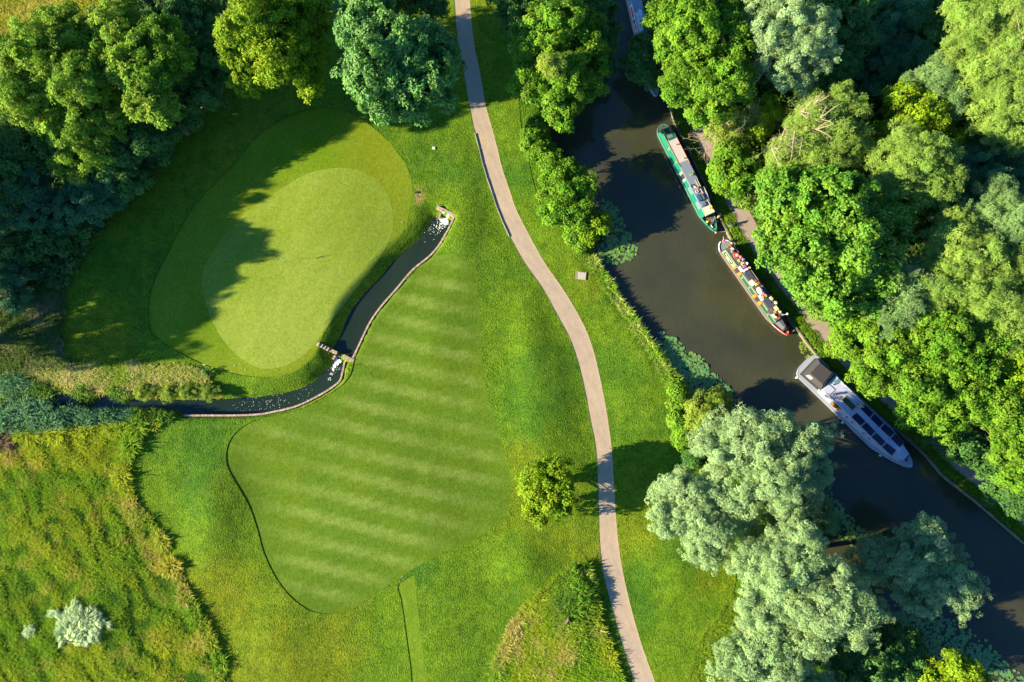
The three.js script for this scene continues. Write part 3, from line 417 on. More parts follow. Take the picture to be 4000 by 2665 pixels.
// ---------------------------------------------------------------- long grass, reeds, undergrowth
function tuft(blades, h, spread, lean, wid, seed, droop = 0.3) {
  const r = mulberry(seed), pos = [], idx = [];
  for (let i = 0; i < blades; i++) {
    const th = r() * 6.283, b = Math.sqrt(r()) * spread, x = Math.cos(th) * b, z = Math.sin(th) * b, H = h * (0.6 + r() * 0.6), l = lean * (0.3 + r()) * H, a = th + (r() - 0.5) * 1.6, w = wid * (0.6 + r() * 0.7), dx = Math.cos(a), dz = Math.sin(a), px = -dz * w / 2, pz = dx * w / 2, k = pos.length / 3;
    pos.push(x - px, 0, z - pz, x + px, 0, z + pz, x + dx * l * 0.45 - px * 0.8, H * 0.65, z + dz * l * 0.45 - pz * 0.8, x + dx * l * 0.45 + px * 0.8, H * 0.65, z + dz * l * 0.45 + pz * 0.8, x + dx * l, H * (1 - droop * lean), z + dz * l);
    idx.push(k, k + 1, k + 3, k, k + 3, k + 2, k + 2, k + 3, k + 4);
  }
  const g = new THREE.BufferGeometry(); g.setAttribute('position', new THREE.Float32BufferAttribute(pos, 3)); g.setIndex(idx); const ni = g.toNonIndexed(); ni.computeVertexNormals(); return ni;
}
const TUFT = { grass: tuft(20, 0.42, 0.26, 1.15, 0.055, 21), short: tuft(16, 0.25, 0.2, 0.8, 0.045, 22), reed: tuft(16, 1.1, 0.25, 0.75, 0.085, 23, 0.5), flat: tuft(20, 0.7, 0.2, 0.5, 0.05, 24) };
const blade = leafMat(lin(1, 1, 1), { roughness: 0.9, specularIntensity: 0.12, transmission: 0.35 });
const up1 = V3(0, 1, 0);
function scatter(name, label, category, P, density, geo, pick, o = {}) {
  rnd = mulberry(o.seed ?? name.length * 31 + P.length + P[0][0]);
  const z = Array.isArray(P[0]) ? zone(o.world ? P : P.map(([u, v]) => { const p = W(u, v); return [p.x, p.z]; }), 1) : P, [x0, x1, z0, z1] = z.box, N = Math.round((x1 - x0) * (z1 - z0) * density), list = [];
  for (let i = 0; i < N; i++) {
    const x = R(x0, x1), zz = R(z0, z1), d = z(x, zz); if (d > 0) continue;
    const p = pick(x, zz, d); if (!p) continue;
    const y = p.y ?? ground(x, zz) - 0.02, dir = p.dir ? p.dir : V3(R(-0.18, 0.18), 1, R(-0.18, 0.18)).normalize(), v = R(0.78, 1.22);
    list.push({ m: placed(V3(x, y, zz), dir, R(0, 6.28), p.s ?? 1), c: p.c.map((k) => k * v) });
  }
  const m = instances(numbered(name), geo, o.mat ?? blade, list, scene); tag(m, label, category); return m;
}
const swath = (() => { const a = W(60, 1180), b = W(230, 1400), x = b.x - a.x, z = b.z - a.z, l = Math.hypot(x, z); return [-z / l, x / l]; })();
const inv = (x, z) => { // plan bearing of a ground point
  const dx = x, dy = -ALT, dz = z - camZ, f = -ct * dy - st * dz, b = st * dy - ct * dz; return [1176.5 + dx / f * FOCAL, 784 - b / f * FOCAL]; };
const spot = (u, v, cu, cv, a, b) => Math.exp(-(((u - cu) / a) ** 2 + ((v - cv) / b) ** 2));
const GC = { g: [0.20, 0.36, 0.016], y: [0.36, 0.42, 0.02], s: [0.60, 0.45, 0.15], d: [0.11, 0.25, 0.02], o: [0.46, 0.34, 0.045] };
const hollow = (u, v) => spot(u, v, 128, 1440, 13, 26) + spot(u, v, 204, 1390, 13, 15) + spot(u, v, 158, 1482, 18, 13) + spot(u, v, 150, 1402, 9, 16) + spot(u, v, 242, 1440, 7, 16);
const silverPatch = (u, v) => spot(u, v, 188, 1432, 62, 50);
scatter('meadow_grass', 'uncut meadow of green and straw-coloured grass, lower left corner', 'grass', [[-90, 990], [100, 990], [368, 973], [331, 995], [309, 1022], [297, 1060], [299, 1122], [319, 1163], [346, 1197], [376, 1237], [400, 1291], [424, 1342], [447, 1393], [481, 1453], [511, 1521], [545, 1640], [-90, 1640]], 20, TUFT.grass, (x, z, d) => {
  const [u, v] = inv(x, z), m = patch(x, z, 5, 31), f = patch(x, z, 1.4, 32, 2), q = x * swath[0] + z * swath[1], sw = clamp(0.5 + 0.4 * Math.sin(q * 2.1 + patch(x, z, 5, 33, 3) * 16) + (patch(x, z, 2.4, 45, 2) - 0.5) * 1.2, 0, 1), edge = sstep(d, -2.2, -0.2);
  if (silverPatch(u, v) > 0.42 || spot(u, v, 62, 1447, 26, 16) > 0.5 || spot(u, v, 20, 1010, 26, 30) > 0.4) return null;
  if (v > 1170 && sw < 0.28 && f < 0.52) return { c: GC.d, s: 0.55 };
  let c = mixc(mixc(GC.g, GC.d, clamp((0.5 - f) * 2, 0, 1)), GC.y, clamp((m - 0.42) * 3 + (sw - 0.5) * 0.6 + (v < 1160 ? 0.35 : 0), 0, 1));
  const straw = clamp(spot(u, v, 380, 1300, 60, 90) * 1.1 + spot(u, v, 480, 1500, 40, 70) + spot(u, v, 300, 1150, 30, 60) * 0.6 + (f - 0.62) * 3 + spot(u, v, 30, 1040, 60, 60) * 0.7, 0, 1);
  c = mixc(c, rnd() < 0.5 ? GC.s : GC.o, straw * R(0.3, 1));
  return { c, s: R(0.7, 1.2) * (0.85 + 0.95 * edge) * (0.6 + sw * 0.65) };
});
scatter('flattened_grass', 'silvery patch of wind-flattened grass in the meadow', 'grass', [[95, 1400], [140, 1375], [260, 1375], [262, 1450], [215, 1500], [150, 1500], [105, 1460]], 26, TUFT.flat, (x, z) => {
  const [u, v] = inv(x, z), k = silverPatch(u, v), f = patch(x, z, 1.7, 34, 2); if (k < 0.36 + (patch(x, z, 1.2, 44, 2) - 0.5) * 0.5 || hollow(u, v) > 0.45 || f < 0.3) return null;
  const a = Math.atan2(v - 1455, u - 150) + (patch(x, z, 2.2, 35, 2) - 0.5) * 5; return { c: mixc([0.5, 0.64, 0.34], [0.72, 0.82, 0.52], R(0, 1)), dir: V3(Math.cos(a), 0.2, Math.sin(a)).normalize(), s: R(0.8, 1.3), y: ground(x, z) + R(0.02, 0.3) };
});
scatter('flattened_grass', 'small silvery tuft of flattened grass left of the large patch', 'grass', [[40, 1430], [90, 1430], [90, 1468], [40, 1468]], 26, TUFT.flat, (x, z) => { const [u, v] = inv(x, z); if (spot(u, v, 72, 1448, 14, 14) < 0.4) return null; return { c: [0.6, 0.72, 0.44], dir: V3(R(-1, 1), 0.5, R(-1, 1)).normalize(), s: R(0.7, 1) }; });
scatter('stream_grass', 'pale long grass on the sunny side of the stream', 'grass', [[-80, 872], [84, 853], [182, 838], [270, 835], [338, 840], [422, 843], [470, 855], [484, 880], [503, 903], [460, 908], [330, 910], [236, 903], [150, 900], [118, 897], [34, 912], [-80, 922]], 24, TUFT.grass, (x, z, d) => { const f = patch(x, z, 1.5, 36, 2), m = patch(x, z, 4, 37); return { c: mixc(mixc([0.25, 0.36, 0.03], [0.42, 0.46, 0.09], clamp((m - 0.35) * 3, 0, 1)), [0.58, 0.5, 0.2], clamp((f - 0.5) * 3, 0, 0.8)), s: R(0.7, 1.3) }; });
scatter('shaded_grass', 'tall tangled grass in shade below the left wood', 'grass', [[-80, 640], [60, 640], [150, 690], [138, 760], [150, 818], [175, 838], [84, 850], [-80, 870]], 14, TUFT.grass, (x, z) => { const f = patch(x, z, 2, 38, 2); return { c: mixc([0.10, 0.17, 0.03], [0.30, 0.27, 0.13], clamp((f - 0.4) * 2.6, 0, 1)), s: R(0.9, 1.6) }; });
scatter('clearing_grass', 'yellow sunlit grass of the clearing in the top left corner', 'grass', [[-90, -110], [330, -110], [300, 20], [200, 40], [100, 60], [40, 120], [-90, 140]], 12, TUFT.grass, (x, z) => { const f = patch(x, z, 2.4, 39, 3); return { c: mixc([0.38, 0.40, 0.03], [0.58, 0.52, 0.1], clamp((f - 0.35) * 2.6, 0, 1)), s: R(0.8, 1.3) }; });
scatter('meadow_grass', 'rough tangle of straw and green grass beside the path at the bottom', 'grass', [[1128, 1640], [1137, 1528], [1161, 1477], [1178, 1433], [1212, 1389], [1266, 1345], [1326, 1302], [1346, 1298], [1357, 1342], [1371, 1409], [1391, 1464], [1411, 1521], [1450, 1640]], 24, TUFT.grass, (x, z, d) => {
  const [u, v] = inv(x, z), f = patch(x, z, 1.6, 40, 2), m = patch(x, z, 4, 41), edge = sstep(d, -1.5, -0.1), straw = clamp(spot(u, v, 1190, 1480, 35, 70) * 1.2 + (f - 0.58) * 3, 0, 1), gr = clamp(spot(u, v, 1315, 1370, 45, 60) * 1.3, 0, 1);
  let c = mixc(mixc(GC.g, GC.y, clamp((m - 0.35) * 3, 0, 1)), GC.s, straw * R(0.4, 1)); c = mixc(c, GC.d, gr * 0.9); return { c, s: R(0.7, 1.2) * (1 + gr * 0.9 + edge * 0.4) };
});
const bankLine = [[1358, 600], [1382, 645], [1412, 685], [1443, 725], [1468, 765], [1494, 805], [1520, 850], [1545, 900], [1560, 925], [1590, 925], [1574, 892], [1541, 851], [1514, 814], [1487, 776], [1463, 740], [1430, 700], [1406, 661], [1379, 621], [1366, 592]];
scatter('bank_grass', 'fringe of bright tall grass along the near canal bank', 'grass', bankLine, 46, TUFT.grass, (x, z) => { const f = patch(x, z, 1.2, 42, 2); return { c: mixc([0.2, 0.37, 0.02], [0.46, 0.5, 0.12], clamp((f - 0.42) * 3, 0, 1)), s: R(0.9, 1.7) }; });
scatter('bank_grass', 'green tall grass at the mown edge beside the lowest silver willow', 'grass', [[1595, 1521], [1615, 1470], [1656, 1416], [1683, 1372], [1700, 1360], [1705, 1420], [1680, 1480], [1660, 1560], [1640, 1640], [1570, 1640]], 22, TUFT.grass, (x, z) => ({ c: mixc([0.15, 0.3, 0.015], [0.28, 0.36, 0.03], rnd()), s: R(0.8, 1.5) }));
scatter('verge_grass', 'short grass of the verge between the towpath and the moored boats', 'grass', zone([...offsetLine(canR, 0.2), ...offsetLine(canR, 1.8).reverse()], 1), 13, TUFT.short, (x, z) => ({ c: mixc([0.10, 0.23, 0.014], [0.19, 0.27, 0.02], rnd()), s: R(0.6, 1.2) }), { seed: 77 });
const reedC = (a = 0) => mixc([0.085, 0.23, 0.09], [0.20, 0.36, 0.17], rnd() * 0.9 + a * 0.1);
scatter('reed_bed', 'long bed of blue-green reeds along the lower side of the stream', 'reeds', [[-80, 950], [30, 932], [60, 922], [110, 925], [150, 938], [203, 944], [304, 943], [398, 948], [406, 960], [380, 967], [250, 970], [140, 980], [0, 988], [-80, 995]], 8, TUFT.reed, (x, z) => { const [u] = inv(x, z); return { c: u > 310 ? mixc([0.10, 0.24, 0.03], [0.2, 0.3, 0.03], rnd()) : reedC(), s: R(0.7, 1.25) * (u < 160 ? 1.15 : 0.85), y: Math.max(ground(x, z), S2_Y - 0.05), dir: V3(R(-0.5, 0.5), 1, R(-0.5, 0.5)).normalize() }; });
for (const [u, v, r2, label] of [[38, 890, 40, 'clump of blue-green reeds at the left edge above the stream'], [92, 898, 24, 'green reed clump beside the stream near the left edge'], [190, 905, 26, 'arching green reed clump on the upper stream bank'], [272, 905, 22, 'low green reed clump above the middle of the stream']]) scatter('reed_clump', label, 'reeds', Array.from({ length: 10 }, (_, i) => [u + Math.cos(i * 0.628) * r2, v + Math.sin(i * 0.628) * r2 * 0.8]), 12, TUFT.reed, (x, z) => ({ c: u < 60 ? reedC() : mixc([0.10, 0.26, 0.025], [0.18, 0.3, 0.04], rnd()), s: R(0.6, 1.05), y: Math.max(ground(x, z), S2_Y - 0.05), dir: V3(R(-0.6, 0.6), 1, R(-0.6, 0.6)).normalize() }), { seed: u });
for (const [u, v, r2, label] of [[330, 905, 13, 'small yellow-flowered shrub over the stream'], [385, 908, 14, 'pale shrub over the stream, left of the shrub pair'], [428, 902, 15, 'pale flowering shrub over the stream, middle of the row'], [475, 903, 20, 'pale flowering shrub at the end of the stream vegetation']]) BUSH('gold', 'stream_shrub', label, [[u, v - 2, r2 * 0.55, 0.55], [u + 11, v + 3, r2 * 0.5, 0.45], [u - 11, v - 6, r2 * 0.45, 0.4], [u + 3, v - 12, r2 * 0.45, 0.45], [u + 20, v - 5, r2 * 0.4, 0.35], [u - 4, v + 6, r2 * 0.35, 0.3]], { twig: 0.5 });
BUSH('bright', 'meadow_bush', 'dark green thicket at the tip of the tangle beside the path', [[1332, 1342, 17, 1.0], [1343, 1375, 15, 0.9], [1325, 1312, 10, 0.8], [1350, 1345, 9, 0.7], [1335, 1395, 9, 0.6]], { twig: 0.45 });
BUSH('bright', 'meadow_bush', 'low leafy weeds in the middle of the tangle beside the path', [[1305, 1420, 14, 0.6], [1290, 1445, 10, 0.5], [1318, 1440, 8, 0.5]], { twig: 0.4 });
BUSH('dark', 'meadow_bush', 'small dark bush at the end of the pale long grass', [[476, 857, 5, 0.45]], { twig: 0.3 });
const underZ = zone([...offsetLine(canR, 4.3), ...offsetLine(canR, 62).reverse()], 1);
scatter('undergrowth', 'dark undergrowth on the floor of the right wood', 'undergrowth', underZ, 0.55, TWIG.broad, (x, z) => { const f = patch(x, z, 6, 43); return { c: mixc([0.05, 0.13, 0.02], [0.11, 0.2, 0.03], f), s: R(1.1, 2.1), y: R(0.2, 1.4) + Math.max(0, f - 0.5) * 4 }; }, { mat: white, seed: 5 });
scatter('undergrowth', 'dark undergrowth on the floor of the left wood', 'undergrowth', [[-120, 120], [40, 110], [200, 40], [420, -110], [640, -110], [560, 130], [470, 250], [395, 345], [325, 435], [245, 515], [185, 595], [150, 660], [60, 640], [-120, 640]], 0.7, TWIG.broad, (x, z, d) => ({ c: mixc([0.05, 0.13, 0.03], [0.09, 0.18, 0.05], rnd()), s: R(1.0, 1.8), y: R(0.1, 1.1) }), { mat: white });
// bare soil patch with dead stems at the left edge
scatter('dead_stems', 'bare brown patch of dead stems at the left edge of the meadow', 'stems', [[-30, 985], [28, 985], [40, 1005], [30, 1035], [-30, 1045]], 12, TUFT.flat, () => ({ c: mixc([0.30, 0.2, 0.13], [0.45, 0.34, 0.22], rnd()), dir: V3(R(-1, 1), R(0.2, 0.6), R(-1, 1)).normalize(), s: R(0.7, 1.1) }));
// ---------------------------------------------------------------- water lilies
const padGeo = (() => { const s = new THREE.Shape(); s.moveTo(0, 0); for (let i = 0; i <= 12; i++) { const a = 0.28 + i / 12 * (Math.PI * 2 - 0.56), k = 1 + 0.05 * Math.sin(i * 2.1); s.lineTo(Math.cos(a) * k, Math.sin(a) * k); } const g = new THREE.ExtrudeGeometry(s, { depth: 0.05, bevelEnabled: false, steps: 1 }); g.rotateX(-Math.PI / 2); return g; })();
const padMats = [[0.07, 0.17, 0.03], [0.10, 0.22, 0.04], [0.085, 0.19, 0.05], [0.14, 0.25, 0.03], [0.10, 0.2, 0.06]].map((c) => std(lin(...c), { roughness: 0.5 }));
const budMat = std(lin(0.75, 0.55, 0.02), { roughness: 0.6 }), budGeo = new THREE.SphereGeometry(0.05, 6, 4);
function lilies(label, P, count, extra, seed, shade) {
  rnd = mulberry(seed); const pts = P.map(([u, v]) => { const p = W(u, v, CANAL_Y); return [p.x, p.z]; }), z = zone(pts, 1), [x0, x1, z0, z1] = z.box, cx = (x0 + x1) / 2, cz = (z0 + z1) / 2;
  const g = thing('water_lilies', label, 'water lilies', V3(cx, CANAL_Y, cz)), rest = []; let made = 0, tries = 0;
  while (made < count + extra && tries++ < 60000) {
    const x = R(x0, x1), zz = R(z0, z1), d = z(x, zz); if (d > 0 || (d > -0.9 && rnd() < 0.45) || (d > -0.35 && patch(x, zz, 0.9, 50, 2) < 0.5) || canalZ(x, zz) > -0.1) continue;
    const s = R(0.14, 0.24), y = 0.012 + (made % 9) * 0.004 + (rnd() < 0.15 ? R(0.03, 0.1) : 0);
    if (made < count) { const p = part('lily_pad', padGeo, padMats[(rnd() * 5) | 0], g, x - cx, y, zz - cz, R(0, 6.28)); p.scale.set(s, 0.3, s); p.rotation.x = R(-0.06, 0.06); }
    else rest.push({ m: new THREE.Matrix4().compose(V3(x - cx, y, zz - cz), new THREE.Quaternion().setFromAxisAngle(UPV, R(0, 6.28)), V3(s, 0.3, s)), c: [R(0.06, 0.12), R(0.18, 0.25), R(0.05, 0.09)] });
    if (!shade && made % 14 === 3 && made < count) part('lily_flower', budGeo, budMat, g, x - cx + 0.1, 0.12, zz - cz);
    made++;
  }
  if (rest.length) instances('lily_pads', padGeo, std(lin(1, 1, 1), { roughness: 0.5 }), rest, g);
}
lilies('round patch of lily pads beside the lit bank bush', [[1388, 528], [1420, 520], [1448, 535], [1465, 565], [1462, 585], [1445, 600], [1425, 605], [1405, 614], [1385, 600], [1372, 575], [1375, 545]], 260, 0, 61);
lilies('shaded lily pads under the rounded bank bush', [[1385, 455], [1410, 470], [1432, 495], [1445, 530], [1420, 520], [1390, 520], [1378, 490]], 120, 0, 62, true);
lilies('long bed of lily pads along the near bank', [[1508, 765], [1525, 762], [1560, 780], [1578, 800], [1605, 812], [1630, 840], [1655, 860], [1672, 885], [1692, 910], [1665, 925], [1625, 905], [1590, 915], [1565, 890], [1535, 845], [1515, 800]], 290, 330, 63);
lilies('lily pads in shade right of the uppermost silver willow', [[1895, 1135], [1935, 1155], [1975, 1200], [2005, 1245], [1960, 1255], [1900, 1225], [1870, 1180]], 150, 0, 64, true);
lilies('shaded bed of lily pads in the lower right corner', [[2050, 1385], [2110, 1380], [2160, 1405], [2210, 1430], [2270, 1475], [2330, 1530], [2400, 1600], [2300, 1610], [2230, 1560], [2160, 1520], [2090, 1480], [2040, 1430]], 290, 520, 65, true);
scatter('floating_weed', 'yellow-green floating weed beside the black canopy boat', 'weed', zone([[1858, 790], [1885, 780], [1905, 800], [1895, 830], [1875, 826], [1862, 812]].map(([u, v]) => { const p = W(u - 24, v - 2, CANAL_Y); return [p.x, p.z]; }), 1), 40, padGeo, (x, z) => canalZ(x, z) > -0.05 || patch(x, z, 0.9, 51, 2) < 0.45 ? null : { c: [0.20, 0.27, 0.02], s: R(0.04, 0.1), y: CANAL_Y + R(0.004, 0.012), dir: up1 }, { seed: 9, mat: std(lin(1, 1, 1)) });
// ---------------------------------------------------------------- stone and brick at the water
const brickMat = std(lin(1, 1, 1), { vertexColors: true, roughness: 0.9 });
const tinted = (g, c) => { const n2 = g.attributes.position.count, a = new Float32Array(n2 * 3); for (let i = 0; i < n2; i++) a.set(c, i * 3); g.setAttribute('color', new THREE.BufferAttribute(a, 3)); return g; };
const brickTone = () => { const k = R(0.75, 1.2), c = mixc([0.34, 0.22, 0.16], [0.44, 0.34, 0.27], rnd()); return c.map((x) => x * k); };
function evenly(P, step) { const out = []; let rest = 0; for (let i = 1; i < P.length; i++) { const a = P[i - 1], b = P[i], l = Math.hypot(b[0] - a[0], b[1] - a[1]); let t = rest; while (t < l) { out.push([lerp(a[0], b[0], t / l), lerp(a[1], b[1], t / l), Math.atan2(-(b[1] - a[1]), b[0] - a[0])]); t += step; } rest = t - l; } return out; }
function brickEdge(name, P, yTop, yBottom) {
  rnd = mulberry(P.length); const geo = [];
  for (const [x, z, a] of evenly(P, 0.115)) { const g = new THREE.BoxGeometry(0.1, 0.08, 0.24); g.rotateX(R(-0.03, 0.03)); g.rotateY(a); g.translate(x, yTop(x, z) + R(-0.012, 0.012), z); geo.push(tinted(g, brickTone())); }
  const m = mergeGeometries(geo), o = structure(name, m, brickMat), w = [];
  const wall = evenly(P, 0.6); for (let i = 1; i < wall.length; i++) { const [x, z] = wall[i - 1], [x2, z2] = wall[i], l = Math.hypot(x2 - x, z2 - z), g = new THREE.BoxGeometry(l + 0.03, 1.0, 0.16); g.rotateY(Math.atan2(-(z2 - z), x2 - x)); g.translate((x + x2) / 2, yTop((x + x2) / 2, (z + z2) / 2) - 0.545, (z + z2) / 2); w.push(tinted(g, brickTone())); }
  const wm = part('retaining_wall', mergeGeometries(w), brickMat, o); return o;
}
const edge1 = offsetLine(s1R, -0.1 * s1), edge2 = offsetLine(s2R.slice(0, 42), -0.1 * s2);
const outY = (P, s) => (x, z) => landBase(x, z) * 0.8 + 0.0;
brickEdge('stream_edging', offsetLine(s1R, 0.12 * s1), outY(), S1_Y); brickEdge('lower_stream_edging', offsetLine(s2R, 0.12 * s2).slice(1, 42), outY(), S2_Y);
{ // coping of the towpath bank
  rnd = mulberry(12); const wall = new THREE.Group(); wall.name = 'canal_wall'; wall.userData.kind = 'structure'; scene.add(wall);
  const tones = [[0.09, 0.085, 0.05], [0.13, 0.115, 0.075], [0.07, 0.08, 0.04]].map((c) => std(lin(...c), { roughness: 0.95 })), stone = new RoundedBoxGeometry(0.97, 0.2, 0.24, 1, 0.03), P = evenly(offsetLine(canR, 0.12), 1.0), face = [];
  for (const [x, z, a] of P) { if (Math.abs(x) > 92 || z < -80 || z > 74) continue; const m = part('coping_stone', stone, tones[(rnd() * 3) | 0], wall, x, -0.02 + R(-0.02, 0.02), z, a + R(-0.02, 0.02)); const g = new THREE.BoxGeometry(1.02, 0.8, 0.2); g.rotateY(a); g.translate(x, -0.525, z); face.push(g); }
  part('wall_face', mergeGeometries(face), std(lin(0.16, 0.14, 0.1), { roughness: 0.95 }), wall);
}
function bar(a, b, w, h, y) { const l = Math.hypot(b.x - a.x, b.z - a.z), g = new THREE.BoxGeometry(l, h, w); g.rotateY(Math.atan2(-(b.z - a.z), b.x - a.x)); g.translate((a.x + b.x) / 2, y - h / 2, (a.z + b.z) / 2); return g; }
function bricked(a, b, w, h, y) { const l = Math.hypot(b.x - a.x, b.z - a.z), n2 = Math.max(2, Math.round(l / 0.12)), geo = [tinted(bar(a, b, w * 0.94, h, y - 0.06), [0.3, 0.21, 0.16])]; for (let i = 0; i < n2; i++) for (const s of [-0.25, 0.25]) { const g = new THREE.BoxGeometry(l / n2 * 0.9, 0.07, w * 0.47); g.translate(((i + 0.5) / n2 - 0.5) * l, 0, s * w); g.rotateY(Math.atan2(-(b.z - a.z), b.x - a.x)); g.translate((a.x + b.x) / 2, y - 0.03 + R(-0.01, 0.01), (a.z + b.z) / 2); geo.push(tinted(g, brickTone())); } return mergeGeometries(geo); }
const foamMat = std(lin(0.8, 0.83, 0.8), { roughness: 0.6 }), fallMat = std(lin(0.62, 0.68, 0.52), { roughness: 0.35 });
function foam(label, seeds, y, seed) { // flecks and lumps of white water
  rnd = mulberry(seed); const list = []; for (const [u, v, r2, cnt, s0, s1b] of seeds) for (let i = 0; i < cnt; i++) { const a = R(0, 6.28), k = Math.sqrt(rnd()) * r2, p = W(u + Math.cos(a) * k, v + Math.sin(a) * k, y), s = R(s0, s1b); list.push({ m: new THREE.Matrix4().compose(V3(p.x, y + 0.01, p.z), new THREE.Quaternion().setFromAxisAngle(UPV, R(0, 6.28)), V3(s * R(0.7, 1.8), s * 0.4, s)), c: [1, 1, 1] }); }
  const m = instances(numbered('white_water'), new THREE.IcosahedronGeometry(1, 1), foamMat, list, scene); tag(m, label, 'white water');
}
{
  const w1 = thing('weir', 'upper brick weir at the head of the stream', 'weir'), A = W(1004, 477), B = W(1018, 484), Cc = W(1033, 491), E = W(1050, 500), top = 0.28; rnd = mulberry(31);
  part('wall', bricked(A, B, 0.42, 1.3, top), brickMat, w1); part('wall', bricked(Cc, E, 0.42, 1.3, top), brickMat, w1); part('back_wall', bricked(W(1015, 480.5), W(1036, 490.5), 0.26, 1.3, top), brickMat, w1); part('sill', bar(B, Cc, 0.3, 1.1, 0.06), std(lin(0.2, 0.16, 0.12)), w1);
  const q = [W(1017, 485.5), W(1032, 492.5), W(1028, 500), W(1014, 493)].map((p, i) => [p.x, i < 2 ? 0.08 : S1_Y + 0.06, p.z]), g = new THREE.BufferGeometry(); g.setAttribute('position', new THREE.Float32BufferAttribute([...q[0], ...q[3], ...q[1], ...q[1], ...q[3], ...q[2]], 3)); g.computeVertexNormals(); part('fall', g, fallMat, w1);
  part('wing_wall', bar(W(1012, 489), W(1008, 500), 0.25, 0.9, -0.15), brickMat.clone(), w1).material = std(lin(0.38, 0.2, 0.12)); 
  foam('white water below the upper weir', [[1020, 500, 9, 120, 0.05, 0.16], [1022, 508, 10, 70, 0.03, 0.1], [1012, 512, 16, 40, 0.02, 0.06], [1000, 522, 22, 50, 0.015, 0.045], [985, 535, 24, 36, 0.015, 0.04]], S1_Y, 71);
  const w2 = thing('weir', 'lower brick weir with stepping stones between green and fairway', 'weir'), k = 0.58825; rnd = mulberry(32); const v = (x, y) => W(x * k, y * k);
  part('wall', bricked(v(1288, 1368), v(1315, 1380), 0.46, 1.3, -0.02), brickMat, w2); part('wall', bricked(v(1341, 1391), v(1381, 1412), 0.46, 1.3, 0.12), brickMat, w2); part('sill', bar(v(1315, 1381), v(1341, 1393), 0.34, 1.1, S1_Y + 0.03), std(lin(0.1, 0.09, 0.05)), w2);
  for (const [x, y, h] of [[1246, 1347, 0.32], [1258, 1352, 0.2], [1269, 1358, 0.08], [1280, 1364, -0.02]]) { const p = v(x, y), g = new RoundedBoxGeometry(0.32, 0.3, 0.5, 1, 0.03); part('step', g, std(lin(0.34, 0.27, 0.22), { roughness: 0.9 }), w2, p.x, h, p.z, -0.45); }
  part('wing_wall', bricked(v(1306, 1388), v(1296, 1403), 0.28, 0.9, -0.35), brickMat, w2);
  const q2 = [v(1314, 1387), v(1339, 1399), v(1337, 1404), v(1312, 1392)].map((p, i) => [p.x, i < 2 ? S1_Y + 0.04 : S2_Y + 0.03, p.z]), g2 = new THREE.BufferGeometry(); g2.setAttribute('position', new THREE.Float32BufferAttribute([...q2[0], ...q2[3], ...q2[1], ...q2[1], ...q2[3], ...q2[2]], 3)); g2.computeVertexNormals(); part('fall', g2, fallMat, w2);
  foam('white water below the lower weir', [[778, 829, 6, 60, 0.04, 0.11], [773, 834, 6, 70, 0.03, 0.1], [769, 842, 4, 40, 0.02, 0.07], [765, 850, 3, 24, 0.02, 0.05], [761, 860, 3.5, 16, 0.015, 0.045], [756, 872, 5, 16, 0.015, 0.04], [768, 845, 16, 40, 0.012, 0.035]], S2_Y, 72);
  foam('scattered flecks of foam along the lower stream', [[640, 925, 26, 40, 0.012, 0.035], [600, 930, 24, 40, 0.012, 0.035], [560, 935, 24, 30, 0.012, 0.03], [700, 905, 26, 26, 0.012, 0.03]], S2_Y, 73);
}
